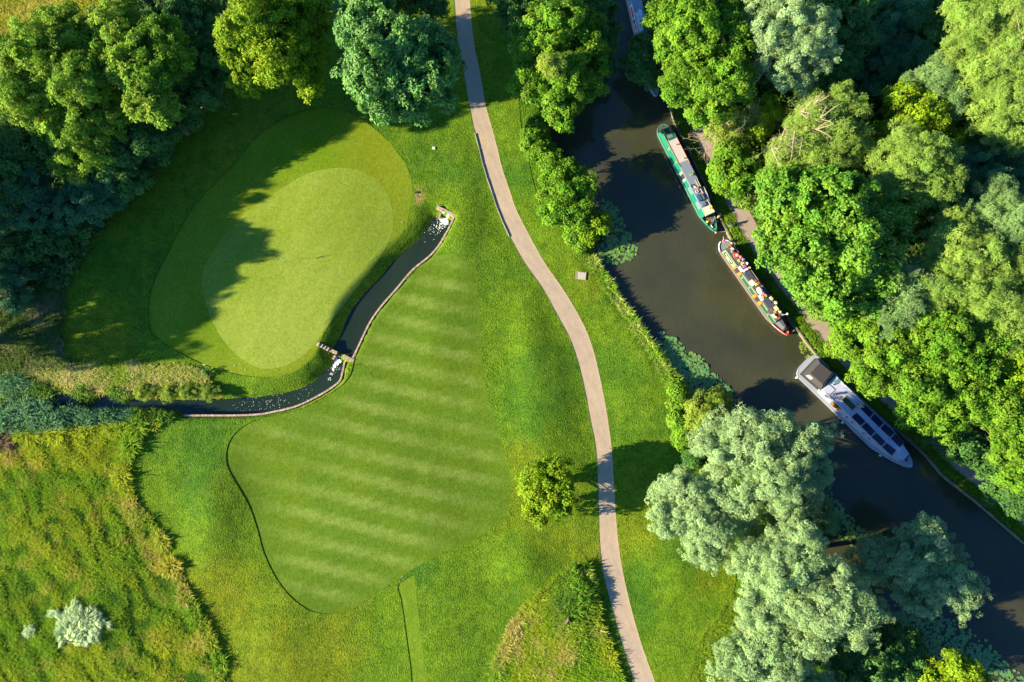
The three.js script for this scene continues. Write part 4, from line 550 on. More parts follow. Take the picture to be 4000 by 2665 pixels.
// ---------------------------------------------------------------- golf hole furniture
{
  const p = onGround(652, 601), f = thing('golf_flag', 'dark blue flag on a white pole in the putting green', 'flag', p); f.position.y -= 0.02;
  part('pole', new THREE.CylinderGeometry(0.014, 0.014, 2.15, 8).translate(0, 1.075, 0), std(lin(0.85, 0.85, 0.8), { roughness: 0.4 }), f);
  part('hole', new THREE.CylinderGeometry(0.055, 0.055, 0.012, 16), std(lin(0.01, 0.01, 0.01)), f, 0, 0.012, 0);
  const s = [[0, 2.14, 0], [-0.03, 1.9, 0.02], [-0.34, 1.72, 0.2], [-0.42, 1.5, 0.26], [-0.12, 1.66, 0.1], [0, 1.68, 0]], o = [[0, 2.14, 0.012], [-0.03, 1.9, 0.04], [-0.34, 1.72, 0.22], [-0.42, 1.5, 0.275], [-0.12, 1.66, 0.125], [0, 1.68, 0.012]], pos = [], tri = (a, b, c) => pos.push(...a, ...b, ...c);
  for (const [a, b, c] of [[0, 1, 5], [1, 4, 5], [1, 2, 4], [2, 3, 4]]) { tri(s[a], s[b], s[c]); tri(o[a], o[c], o[b]); }
  const g = new THREE.BufferGeometry(); g.setAttribute('position', new THREE.Float32BufferAttribute(pos, 3)); g.computeVertexNormals(); part('flag', g, std(lin(0.015, 0.05, 0.14), { side: THREE.DoubleSide }), f);
  const stakes = [[1006, 472, 'yellow stake at the left end of the upper weir'], [1053, 495, 'yellow stake at the right end of the upper weir'], [757, 813, 'yellow stake in the shaded bank above the lower weir'], [802, 841, 'yellow stake in the grass right of the lower weir']], sg = new THREE.CylinderGeometry(0.022, 0.026, 0.62, 8).translate(0, 0.31, 0), sm = std(lin(0.75, 0.42, 0.02)), cap = new THREE.CylinderGeometry(0.024, 0.024, 0.03, 8);
  for (const [u, v, label] of stakes) { const q = onGround(u, v), t = thing('marker_stake', label, 'stake', q, 0, 'yellow marker stakes'); part('post', sg, sm, t); part('cap', cap, std(lin(0.8, 0.55, 0.1)), t, 0, 0.625, 0); }
  const slab = thing('concrete_slab', 'square concrete slab set in the mown strip by the canal', 'slab', onGround(1335, 634), -0.12);
  part('frame', new THREE.BoxGeometry(1.5, 0.14, 1.1), std(lin(0.2, 0.19, 0.12), { roughness: 0.95 }), slab, 0, 0.05, 0); part('lid', new RoundedBoxGeometry(1.05, 0.08, 0.95, 1, 0.02), std(lin(0.47, 0.43, 0.37), { roughness: 0.9, map: tiled(gritTex, 1) }), slab, 0.14, 0.115, 0.02);
  const bx = thing('valve_cover', 'small pale square cover in the rough right of the green', 'cover', onGround(997, 341), -0.1); part('lid', new RoundedBoxGeometry(0.38, 0.12, 0.36, 1, 0.02), std(lin(0.5, 0.5, 0.45)), bx, 0, 0.09, 0); part('rim', new THREE.BoxGeometry(0.46, 0.06, 0.42), std(lin(0.25, 0.25, 0.2)), bx, 0, 0.05, 0);
  const hd = thing('ground_box', 'small black box in worn grass at the edge of the apron', 'box', onGround(957, 443), 0.05); part('body', new RoundedBoxGeometry(0.48, 0.14, 0.26, 1, 0.03), std(lin(0.012, 0.012, 0.012), { roughness: 0.8 }), hd, 0, 0.1, 0); part('slot', new THREE.BoxGeometry(0.34, 0.02, 0.05), std(lin(0.04, 0.04, 0.04)), hd, 0, 0.175, 0);
  const hg = new THREE.SphereGeometry(0.055, 10, 8), hm = std(lin(0.8, 0.8, 0.75), { roughness: 0.4 });  // small white spheres for the sprinkler heads of the apron
  for (const [u, v, label] of [[540, 840, 'white sprinkler head on the lower apron, left of the pair'], [563, 850, 'white sprinkler head on the lower apron, right of the pair'], [924, 511, 'white sprinkler head at the right side of the apron']]) solid('golf_ball', hg, hm, label, 'ball', onGround(u, v).add(V3(0, 0.02, 0)), 0, 'sprinkler heads on the apron');
  // timber edging of the path
  const ed = thing('path_edging', 'weathered timber board edging along the left side of the path', 'edging'), wood = [[0.28, 0.25, 0.21], [0.34, 0.31, 0.27], [0.23, 0.2, 0.17]].map((c) => std(lin(...c), { roughness: 0.9 })), run = evenly(pathL.slice(44, 74), 2.2); rnd = mulberry(3);
  for (let i = 1; i < run.length; i++) { const [x, z] = run[i - 1], [x2, z2] = run[i], l = Math.hypot(x2 - x, z2 - z), y = land((x + x2) / 2, (z + z2) / 2) + 0.08; part('board', new THREE.BoxGeometry(l - 0.03, 0.18, 0.09), wood[i % 3], ed, (x + x2) / 2, y, (z + z2) / 2, Math.atan2(-(z2 - z), x2 - x)); }
}
// ---------------------------------------------------------------- boats
function prism(bottom, yb, top, yt, cap = true, floor = false) { // outlines are [x, z] rings with the same count
  const pos = [], n2 = bottom.length, quad = (a, b, c, d) => pos.push(...a, ...b, ...c, ...a, ...c, ...d);
  const area = bottom.reduce((s, p, i) => s + p[0] * bottom[(i + 1) % n2][1] - bottom[(i + 1) % n2][0] * p[1], 0), ccw = area < 0 ? 1 : -1;
  for (let i = 0; i < n2; i++) { const j = (i + 1) % n2, a = [bottom[i][0], yb, bottom[i][1]], b = [bottom[j][0], yb, bottom[j][1]], c = [top[j][0], yt, top[j][1]], d = [top[i][0], yt, top[i][1]]; if (ccw > 0) quad(a, b, c, d); else quad(b, a, d, c); }
  if (cap) { const T2 = THREE.ShapeUtils.triangulateShape(top.map((p) => new THREE.Vector2(p[0], p[1])), []); for (const t of T2) { const v = t.map((k) => [top[k][0], yt, top[k][1]]), up = (v[1][2] - v[0][2]) * (v[2][0] - v[0][0]) - (v[1][0] - v[0][0]) * (v[2][2] - v[0][2]) > 0; pos.push(...v[0], ...(up ? v[1] : v[2]), ...(up ? v[2] : v[1])); } }
  if (floor) { const T2 = THREE.ShapeUtils.triangulateShape(bottom.map((p) => new THREE.Vector2(p[0], p[1])), []); for (const t of T2) { const v = t.map((k) => [bottom[k][0], yb, bottom[k][1]]), up = (v[1][2] - v[0][2]) * (v[2][0] - v[0][0]) - (v[1][0] - v[0][0]) * (v[2][2] - v[0][2]) > 0; pos.push(...v[0], ...(up ? v[2] : v[1]), ...(up ? v[1] : v[2])); } }
  const g = new THREE.BufferGeometry(); g.setAttribute('position', new THREE.Float32BufferAttribute(pos, 3)); g.computeVertexNormals(); return g;
}
const rect = (x0, x1, z0, z1) => [[x0, z0], [x1, z0], [x1, z1], [x0, z1]];
function hullPlan(L, B, sternLen, bowLen, inset = 0, power = 0.62, sq = 0.5) { // ring, water side first
  const half = B / 2 - inset, x0 = -L / 2 + inset, x1 = L / 2 - inset * 1.6, up = [];
  const f = (x) => { let k = 1; if (x < x0 + sternLen) k = Math.pow(clamp(1 - ((x0 + sternLen - x) / sternLen) ** 2, 0, 1), sq); if (x > x1 - bowLen) k = Math.pow(clamp((x1 - x) / bowLen, 0, 1), power); return half * k; };
  const xs = []; for (let i = 0; i <= 10; i++) xs.push(x0 + sternLen * (1 - Math.cos(i / 10 * Math.PI / 2))); for (let i = 1; i <= 14; i++) xs.push(lerp(x0 + sternLen, x1 - bowLen, i / 14)); for (let i = 1; i <= 14; i++) xs.push(x1 - bowLen * (1 - i / 14) ** 1.4);
  for (const x of xs) up.push([x, f(x)]); return [...up, ...up.slice(1, -1).reverse().map(([x, z]) => [x, -z])];
}
const ringBand = (outer, inner, yb, yt) => { const pos = [], n2 = outer.length, quad = (a, b, c, d) => pos.push(...a, ...b, ...c, ...a, ...c, ...d); for (let i = 0; i < n2; i++) { const j = (i + 1) % n2, o = (p, y) => [p[0], y, p[1]]; quad(o(outer[j], yb), o(outer[i], yb), o(outer[i], yt), o(outer[j], yt)); quad(o(inner[i], yb), o(inner[j], yb), o(inner[j], yt), o(inner[i], yt)); quad(o(outer[j], yt), o(outer[i], yt), o(inner[i], yt), o(inner[j], yt)); } const g = new THREE.BufferGeometry(); g.setAttribute('position', new THREE.Float32BufferAttribute(pos, 3)); g.computeVertexNormals(); return g; };
function boat(name, label, stern, bow, o) {
  const a = W(...stern, CANAL_Y + 0.6), b = W(...bow, CANAL_Y + 0.6), L = a.distanceTo(b), mid = a.clone().lerp(b, 0.5).setY(CANAL_Y), turn = Math.atan2(-(b.z - a.z), b.x - a.x), g = thing(name, label, 'boat', mid, turn), inv4 = new THREE.Matrix4();
  g.updateMatrixWorld(true); inv4.copy(g.matrixWorld).invert();
  const loc = (u, v, y) => W(u, v, y + CANAL_Y).applyMatrix4(inv4), S = { g, L, turn, loc, ...o };
  const out = hullPlan(L, o.beam, o.sternLen, o.bowLen, 0, o.power ?? 0.62, o.sq ?? 0.5), low = hullPlan(L - 0.5, o.beam - 0.16, o.sternLen, o.bowLen, 0, o.power ?? 0.62, o.sq ?? 0.5), inn = hullPlan(L, o.beam, o.sternLen, o.bowLen, 0.09, o.power ?? 0.62, o.sq ?? 0.5);
  part('hull', prism(low, -0.3, out, 0.58), o.hull, g); part('gunwale', ringBand(out, inn, 0.5, 0.64), o.gunwale, g);
  S.side = (x0, x1, t0, t1, nm, mat, th = 0.02, parent = g) => { const P = (x, t, d) => [x, lerp(0.6, o.roofY, t), lerp(o.cabB, o.cabT, t) + d], q = [[x0, t0], [x1, t0], [x1, t1], [x0, t1]], pos = [], quad = (a2, b2, c2, d2) => pos.push(...a2, ...b2, ...c2, ...a2, ...c2, ...d2), f = q.map(([x, t]) => P(x, t, th)), bk = q.map(([x, t]) => P(x, t, -0.005)); quad(f[0], f[1], f[2], f[3]); for (let i = 0; i < 4; i++) { const j = (i + 1) % 4; quad(bk[i], bk[j], f[j], f[i]); } const ge = new THREE.BufferGeometry(); ge.setAttribute('position', new THREE.Float32BufferAttribute(pos, 3)); ge.computeVertexNormals(); return part(nm, ge, mat, parent); };
  S.plate = (pts, y, th, nm, mat, parent = g) => { const ring = pts.map(([u, v]) => { const p = loc(u, v, y + th); return [p.x, p.z]; }); return part(nm, prism(ring, y, ring, y + th), mat, parent); };
  S.port = (u, v, t, r0, mat, rim) => { const x = loc(u, v, lerp(0.6, o.roofY, t)).x, y = lerp(0.6, o.roofY, t), z = lerp(o.cabB, o.cabT, t), tilt = Math.atan2(o.cabB - o.cabT, o.roofY - 0.6), p = part('porthole', new THREE.TorusGeometry(r0, 0.035, 6, 18), rim, g, x, y, z + 0.02); p.rotation.x = -tilt; const d = part('pane', new THREE.CylinderGeometry(r0, r0, 0.03, 18).rotateX(Math.PI / 2), mat, p); return p; };
  S.at = (u, v, y) => W(u, v, y + CANAL_Y);
  return S;
}
const M = { tealHull: std(lin(0.012, 0.085, 0.065), { roughness: 0.45 }), cream: std(lin(0.26, 0.225, 0.12), { roughness: 0.5 }), tealSide: std(lin(0.003, 0.14, 0.088), { roughness: 0.4 }), roofGrey: std(lin(0.42, 0.37, 0.36), { roughness: 0.8 }), roofBlue: std(lin(0.16, 0.19, 0.25), { roughness: 0.6 }), black: std(lin(0.015, 0.015, 0.018), { roughness: 0.6 }), wood: std(lin(0.3, 0.15, 0.045), { roughness: 0.6 }), orange: std(lin(0.42, 0.13, 0.008), { roughness: 0.5 }), glass: std(lin(0.02, 0.03, 0.04), { roughness: 0.08 }), palePane: std(lin(0.12, 0.16, 0.2), { roughness: 0.15 }), brass: std(lin(0.7, 0.5, 0.15), { roughness: 0.35, metalness: 0.7 }), white: std(lin(0.6, 0.6, 0.58), { roughness: 0.5 }), tan: std(lin(0.6, 0.5, 0.36), { roughness: 0.85 }), brown: std(lin(0.12, 0.07, 0.04), { roughness: 0.9 }), red: std(lin(0.7, 0.03, 0.02), { roughness: 0.5 }), darkGreen: std(lin(0.008, 0.06, 0.03), { roughness: 0.45 }), roofDark: std(lin(0.065, 0.10, 0.095), { roughness: 0.75 }), hullDark: std(lin(0.10, 0.075, 0.065), { roughness: 0.6 }), steel: std(lin(0.34, 0.34, 0.36), { roughness: 0.45, metalness: 0.6 }), canvas: std(lin(0.55, 0.53, 0.5), { roughness: 0.95 }), pale: std(lin(0.40, 0.42, 0.56), { roughness: 0.45 }), paleSide: std(lin(0.30, 0.33, 0.40), { roughness: 0.4 }), hood: std(lin(0.018, 0.017, 0.02), { roughness: 0.7 }), solar: std(lin(0.012, 0.02, 0.06), { roughness: 0.12 }), rope: std(lin(0.4, 0.3, 0.18), { roughness: 1 }) };
const ring = (r0, t, mat) => [new THREE.TorusGeometry(r0, t, 8, 24).rotateX(Math.PI / 2), mat];
const cellTex = (() => { const c = document.createElement('canvas'); c.width = 240; c.height = 400; const x = c.getContext('2d'); x.fillStyle = '#6d6f80'; x.fillRect(0, 0, 240, 400); x.fillStyle = '#151d38'; for (let i = 0; i < 6; i++) for (let j = 0; j < 10; j++) x.fillRect(i * 40 + 4, j * 40 + 4, 32, 32); const t = new THREE.CanvasTexture(c); t.colorSpace = THREE.SRGBColorSpace; return t; })();
const cells = new THREE.MeshStandardMaterial({ map: cellTex, roughness: 0.2 });
function panel(B, pts, y, mat, uvs) { // framed solar panel: base frame and cell sheet
  const f = B.plate(pts, y, 0.045, 'solar_panel', M.steel), c = pts.reduce((s, p) => [s[0] + p[0] / 4, s[1] + p[1] / 4], [0, 0]), q = pts.map(([u, v]) => { const p = B.loc(lerp(u, c[0], 0.05), lerp(v, c[1], 0.05), y + 0.05); return [p.x, y + 0.05, p.z]; }), g = new THREE.BufferGeometry();
  g.setAttribute('position', new THREE.Float32BufferAttribute([...q[0], ...q[1], ...q[2], ...q[0], ...q[2], ...q[3]], 3)); g.setAttribute('uv', new THREE.Float32BufferAttribute([0, 0, 1, 0, 1, 1, 0, 0, 1, 1, 0, 1], 2)); g.computeVertexNormals(); if (g.attributes.normal.getY(0) < 0) { g.setAttribute('position', new THREE.Float32BufferAttribute([...q[0], ...q[2], ...q[1], ...q[0], ...q[3], ...q[2]], 3)); g.setAttribute('uv', new THREE.Float32BufferAttribute([0, 0, 1, 1, 1, 0, 0, 0, 0, 1, 1, 1], 2)); g.computeVertexNormals(); }
  part('cell_sheet', g, mat, f); return f;
}
function flowers(label, p, colour, r0 = 0.22, potMat = M.brown, name = 'flower_pot') {
  const t = thing(name, label, 'flower pot', p); rnd = mulberry(Math.round(Math.abs(p.x * 37 + p.z * 91)) + 1);
  part('pot', new THREE.CylinderGeometry(r0 * 0.75, r0 * 0.55, 0.22, 12).translate(0, 0.11, 0), potMat, t);
  const fl = [], lf = []; for (let i = 0; i < 22; i++) { const a = R(0, 6.28), k = Math.sqrt(rnd()) * r0; fl.push(new THREE.IcosahedronGeometry(R(0.03, 0.065), 0).translate(Math.cos(a) * k, 0.3 + R(-0.05, 0.12) - k * 0.2, Math.sin(a) * k)); lf.push(new THREE.OctahedronGeometry(R(0.03, 0.07), 0).scale(1.4, 0.4, 0.8).rotateY(a).translate(Math.cos(a + 1) * k, 0.24 + R(-0.04, 0.06), Math.sin(a + 1) * k)); }
  part('leaves', mergeGeometries(lf), std(lin(0.07, 0.18, 0.02)), t); part('blooms', mergeGeometries(fl), std(lin(...colour), { roughness: 0.7 }), t); return t;
}
function crate(name, label, category, p, turn, w, h, d, mat, lidMat) { const t = thing(name, label, category, p, turn); part('body', new RoundedBoxGeometry(w, h, d, 1, 0.03).translate(0, h / 2, 0), mat, t); part('lid', new RoundedBoxGeometry(w * 1.04, 0.04, d * 1.04, 1, 0.015).translate(0, h + 0.015, 0), lidMat ?? mat, t); return t; }

// ---- teal narrowboat
{
  const cA = (x, y) => [1494.2 + x * 0.1763, 270.6 + y * 0.1763], RY = 1.62;
  const B = boat('narrowboat', 'teal narrowboat with grey roof moored below the overhanging tree', cA(140, 92), cA(858, 1490), { beam: 2.12, sternLen: 1.3, bowLen: 2.9, hull: M.tealHull, gunwale: std(lin(0.12, 0.22, 0.16), { roughness: 0.5 }), roofY: RY, cabB: 0.93, cabT: 0.74 }), g = B.g, xs = B.loc(...cA(160, 150), RY).x, xe = B.loc(...cA(735, 1270), RY).x, x1 = B.loc(...cA(465, 560), RY).x;
  part('cabin', prism(rect(xs, xe, -0.93, 0.93), 0.58, rect(xs + 0.05, xe - 0.05, -0.74, 0.74), RY), M.tealSide, g);
  const xh0 = xs + 0.12, xh = B.loc(...cA(250, 290), RY).x; part('roof', prism(rect(xh, x1, -0.73, 0.73), RY, rect(xh, x1, -0.70, 0.70), RY + 0.035), M.roofGrey, g); part('front_roof', prism(rect(x1 + 0.02, xe - 0.06, -0.73, 0.73), RY, rect(x1 + 0.02, xe - 0.06, -0.70, 0.70), RY + 0.035), M.roofBlue, g);
  for (const s of [-1, 1]) part('handrail', new THREE.BoxGeometry(x1 - xs + 0.6, 0.05, 0.05).translate((xs + x1) / 2 + 0.2, RY + 0.055, s * 0.71), M.wood, g);
  B.plate([cA(195, 175), cA(262, 150), cA(285, 190), cA(212, 215)], RY + 0.005, 0.03, 'hatch_opening', M.brown); const hatch = B.plate([cA(210, 215), cA(300, 180), cA(345, 255), cA(245, 300)], RY, 0.09, 'sliding_hatch', M.tealSide); B.plate([cA(225, 232), cA(285, 210), cA(300, 245), cA(240, 270)], RY + 0.09, 0.03, 'hatch_mat', std(lin(0.16, 0.15, 0.17)), hatch);
  for (const [a, b] of [[[165, 135], [195, 205]], [[245, 95], [285, 180]]]) { const p = B.loc(...cA(...a), RY + 0.3), q = B.loc(...cA(...b), RY + 0.3), d = q.clone().sub(p); part('open_door', new THREE.BoxGeometry(d.length(), 0.55, 0.05), M.wood, g, (p.x + q.x) / 2, RY + 0.05, (p.z + q.z) / 2, Math.atan2(-d.z, d.x)); }
  part('stern_deck', prism(hullPlan(B.L, 2.12, 1.3, 2.9, 0.12).filter((p) => p[0] < xs), 0.585, hullPlan(B.L, 2.12, 1.3, 2.9, 0.12).filter((p) => p[0] < xs), 0.6), std(lin(0.05, 0.09, 0.09)), g);
  const til = B.loc(...cA(155, 60), 1.3), hub = V3(-B.L / 2 + 0.25, 0.6, 0); part('tiller', mergeGeometries([limb(hub, V3(hub.x, 1.25, 0), 0.03, 0.03), limb(V3(hub.x, 1.25, 0), V3(hub.x + 0.75, 1.35, 0.1), 0.025, 0.02)]), M.tealSide, g);
  for (const [x, y] of [[335, 352], [430, 532]]) { const p = B.loc(...cA(x, y), RY), v = part('roof_vent', new THREE.CylinderGeometry(0.06, 0.075, 0.16, 12).translate(0, 0.08, 0), M.brass, g, p.x, RY + 0.03, p.z); part('vent_cap', new THREE.SphereGeometry(0.1, 12, 6, 0, 6.3, 0, 1.57), M.brass, v, 0, 0.15, 0); }
  B.port(...cA(243, 415), 0.62, 0.16, M.glass, M.brass); B.port(...cA(333, 588), 0.62, 0.16, M.glass, M.brass);
  const sx = (x, y) => B.loc(...cA(x, y), 1.15).x; B.side(sx(412, 745), sx(448, 805), 0.12, 0.96, 'side_hatch', M.black); for (const [a, b] of [[[398, 715], [414, 745]], [[446, 800], [462, 830]]]) B.side(sx(...a), sx(...b), 0.3, 0.98, 'hatch_door', std(lin(0.3, 0.26, 0.2)), 0.1);
  for (const [a, b] of [[[508, 915], [548, 1000]], [[605, 1105], [645, 1190]]]) { const w = B.side(sx(...a), sx(...b), 0.42, 0.9, 'window', M.steel, 0.03); B.side(sx(...a) + 0.07, sx(...b) - 0.07, 0.48, 0.84, 'pane', M.palePane, 0.04, w); }
  // front: cratch board, well deck, fore deck
  const well = hullPlan(B.L, 2.12, 1.3, 2.9, 0.14).filter((p) => p[0] > xe), wr = B.loc(...cA(810, 1385), 0.7).x; const ringIn = hullPlan(B.L, 2.12, 1.3, 2.9, 0.2);
  part('well_deck', prism(well.filter((p) => p[0] < wr + 0.1), 0.585, well.filter((p) => p[0] < wr + 0.1), 0.605), M.brown, g); const bul = hullPlan(B.L, 2.12, 1.3, 2.9, 0.0).filter((p) => p[0] > xe - 0.3), buli = hullPlan(B.L, 2.12, 1.3, 2.9, 0.2).filter((p) => p[0] > xe - 0.3);
  const fd = hullPlan(B.L, 2.12, 1.3, 2.9, 0.06).filter((p) => p[0] > wr); part('fore_deck', prism(fd, 0.585, fd, 0.72), std(lin(0.008, 0.16, 0.12), { roughness: 0.45 }), g); part('bow_beam', new THREE.BoxGeometry(0.1, 0.12, 1.75), M.tealHull, g, wr - 0.02, 0.78, 0);
  for (const s of [-1, 1]) { const P = hullPlan(B.L, 2.12, 1.3, 2.9, 0.02).filter((p) => p[0] > xe - 0.2 && Math.sign(p[1]) === s), ge = []; for (let i = 1; i < P.length; i++) ge.push(limb(V3(P[i - 1][0], 0.7, P[i - 1][1]), V3(P[i][0], 0.7, P[i][1]), 0.085, 0.085, 6)); part('bulwark', mergeGeometries(ge), s > 0 ? std(lin(0.006, 0.15, 0.11)) : M.tealHull, g); }
  part('bow_stud', new THREE.CylinderGeometry(0.05, 0.06, 0.22, 10), M.cream, g, B.L / 2 - 0.35, 0.82, 0); part('bow_fender', new THREE.SphereGeometry(0.15, 10, 8).scale(1, 1.2, 0.9), std(lin(0.45, 0.28, 0.2), { roughness: 1 }), g, B.L / 2 + 0.05, 0.5, 0);
  const cr = B.plate([cA(680, 1180), cA(790, 1135), cA(845, 1225), cA(725, 1280)], RY - 0.2, 0.24, 'cratch_cover', M.tan);
  const pl = [[590, 815, 640, 905], [640, 900, 780, 1125], [615, 810, 660, 900]]; for (const [a, b, c, d] of pl) { const p = B.at(...cA(a, b), RY + 0.1), q = B.at(...cA(c, d), RY + 0.1); solid('boat_pole', mergeGeometries([limb(V3(0, 0, 0), q.clone().sub(p), 0.05, 0.05, 8), new THREE.SphereGeometry(0.06, 8, 6)]), M.cream, ['short pale pole nearer the tyres on the teal boat roof', 'long pale pole on the teal boat roof near the bow', 'short pale pole at the bank side of the teal boat roof'][pl.findIndex((k) => k[0] === a)], 'pole', p, 0, 'poles on the teal boat'); }
  const sp = B.plate([cA(700, 895), cA(745, 985), cA(790, 1130), cA(770, 1135)], RY + 0.035, 0.05, 'gang_plank', std(lin(0.42, 0.38, 0.4)));
  for (const [x, y, l] of [[550, 890, 'dark tyre on the teal boat roof beside the white scraps'], [612, 963, 'pale-rimmed tyre on the teal boat roof']]) { const t = thing('tyre', l, 'tyre', B.at(...cA(x, y), RY + 0.1)); part('rubber', ...ring(0.17, 0.06, x < 600 ? M.black : std(lin(0.3, 0.32, 0.36))), t); part('rim', ...ring(0.1, 0.02, M.steel), t); }
  crate('storage_box', 'orange box between the tyres on the teal boat roof', 'box', B.at(...cA(614, 918), RY + 0.035), B.turn, 0.28, 0.2, 0.22, M.orange); crate('storage_box', 'dark blue storage box on the teal boat roof', 'box', B.at(...cA(632, 1050), RY + 0.035), B.turn, 0.85, 0.28, 0.5, std(lin(0.03, 0.07, 0.18))); crate('storage_box', 'grey-brown storage box beside the long pole', 'box', B.at(...cA(675, 1035), RY + 0.035), B.turn, 0.85, 0.22, 0.32, std(lin(0.14, 0.13, 0.15)));
  crate('glass_cloche', 'pale glass-topped box near the bow of the teal boat', 'box', B.at(...cA(690, 1128), RY + 0.035), B.turn, 0.5, 0.16, 0.6, M.palePane); crate('storage_box', 'white scrap box next to the dark tyre', 'box', B.at(...cA(580, 905), RY + 0.035), B.turn + 0.4, 0.3, 0.1, 0.2, M.white);
  flowers('green trailing plant on the shaded middle of the teal boat roof', B.at(...cA(535, 740), RY + 0.035), [0.25, 0.35, 0.15], 0.3, M.roofBlue, 'plant_pot'); flowers('yellow flowers on the tan cover of the teal boat', B.at(...cA(785, 1178), RY + 0.06), [0.85, 0.65, 0.02], 0.28, M.tan); flowers('small green plant in the well deck of the teal boat', B.at(...cA(735, 1365), 0.61), [0.5, 0.55, 0.1], 0.16);
  const bk = thing('bucket', 'white-rimmed bucket in the well deck of the teal boat', 'bucket', B.at(...cA(803, 1352), 0.61)); part('body', new THREE.CylinderGeometry(0.15, 0.12, 0.26, 14, 1, true).translate(0, 0.13, 0), std(lin(0.1, 0.12, 0.25), { side: THREE.DoubleSide }), bk); part('rim', ...ring(0.15, 0.02, M.white), bk).position.y = 0.26; part('base', new THREE.CylinderGeometry(0.12, 0.12, 0.02, 14), M.black, bk, 0, 0.02, 0);
  const fe = thing('fender', 'white fender lying on the fore deck of the teal boat', 'fender', B.at(...cA(803, 1415), 0.8), B.turn + 0.1); part('body', new THREE.CapsuleGeometry(0.06, 0.3, 4, 10).rotateZ(Math.PI / 2), M.white, fe); part('eye', new THREE.TorusGeometry(0.035, 0.012, 6, 10), M.rope, fe, 0.24, 0, 0);
}
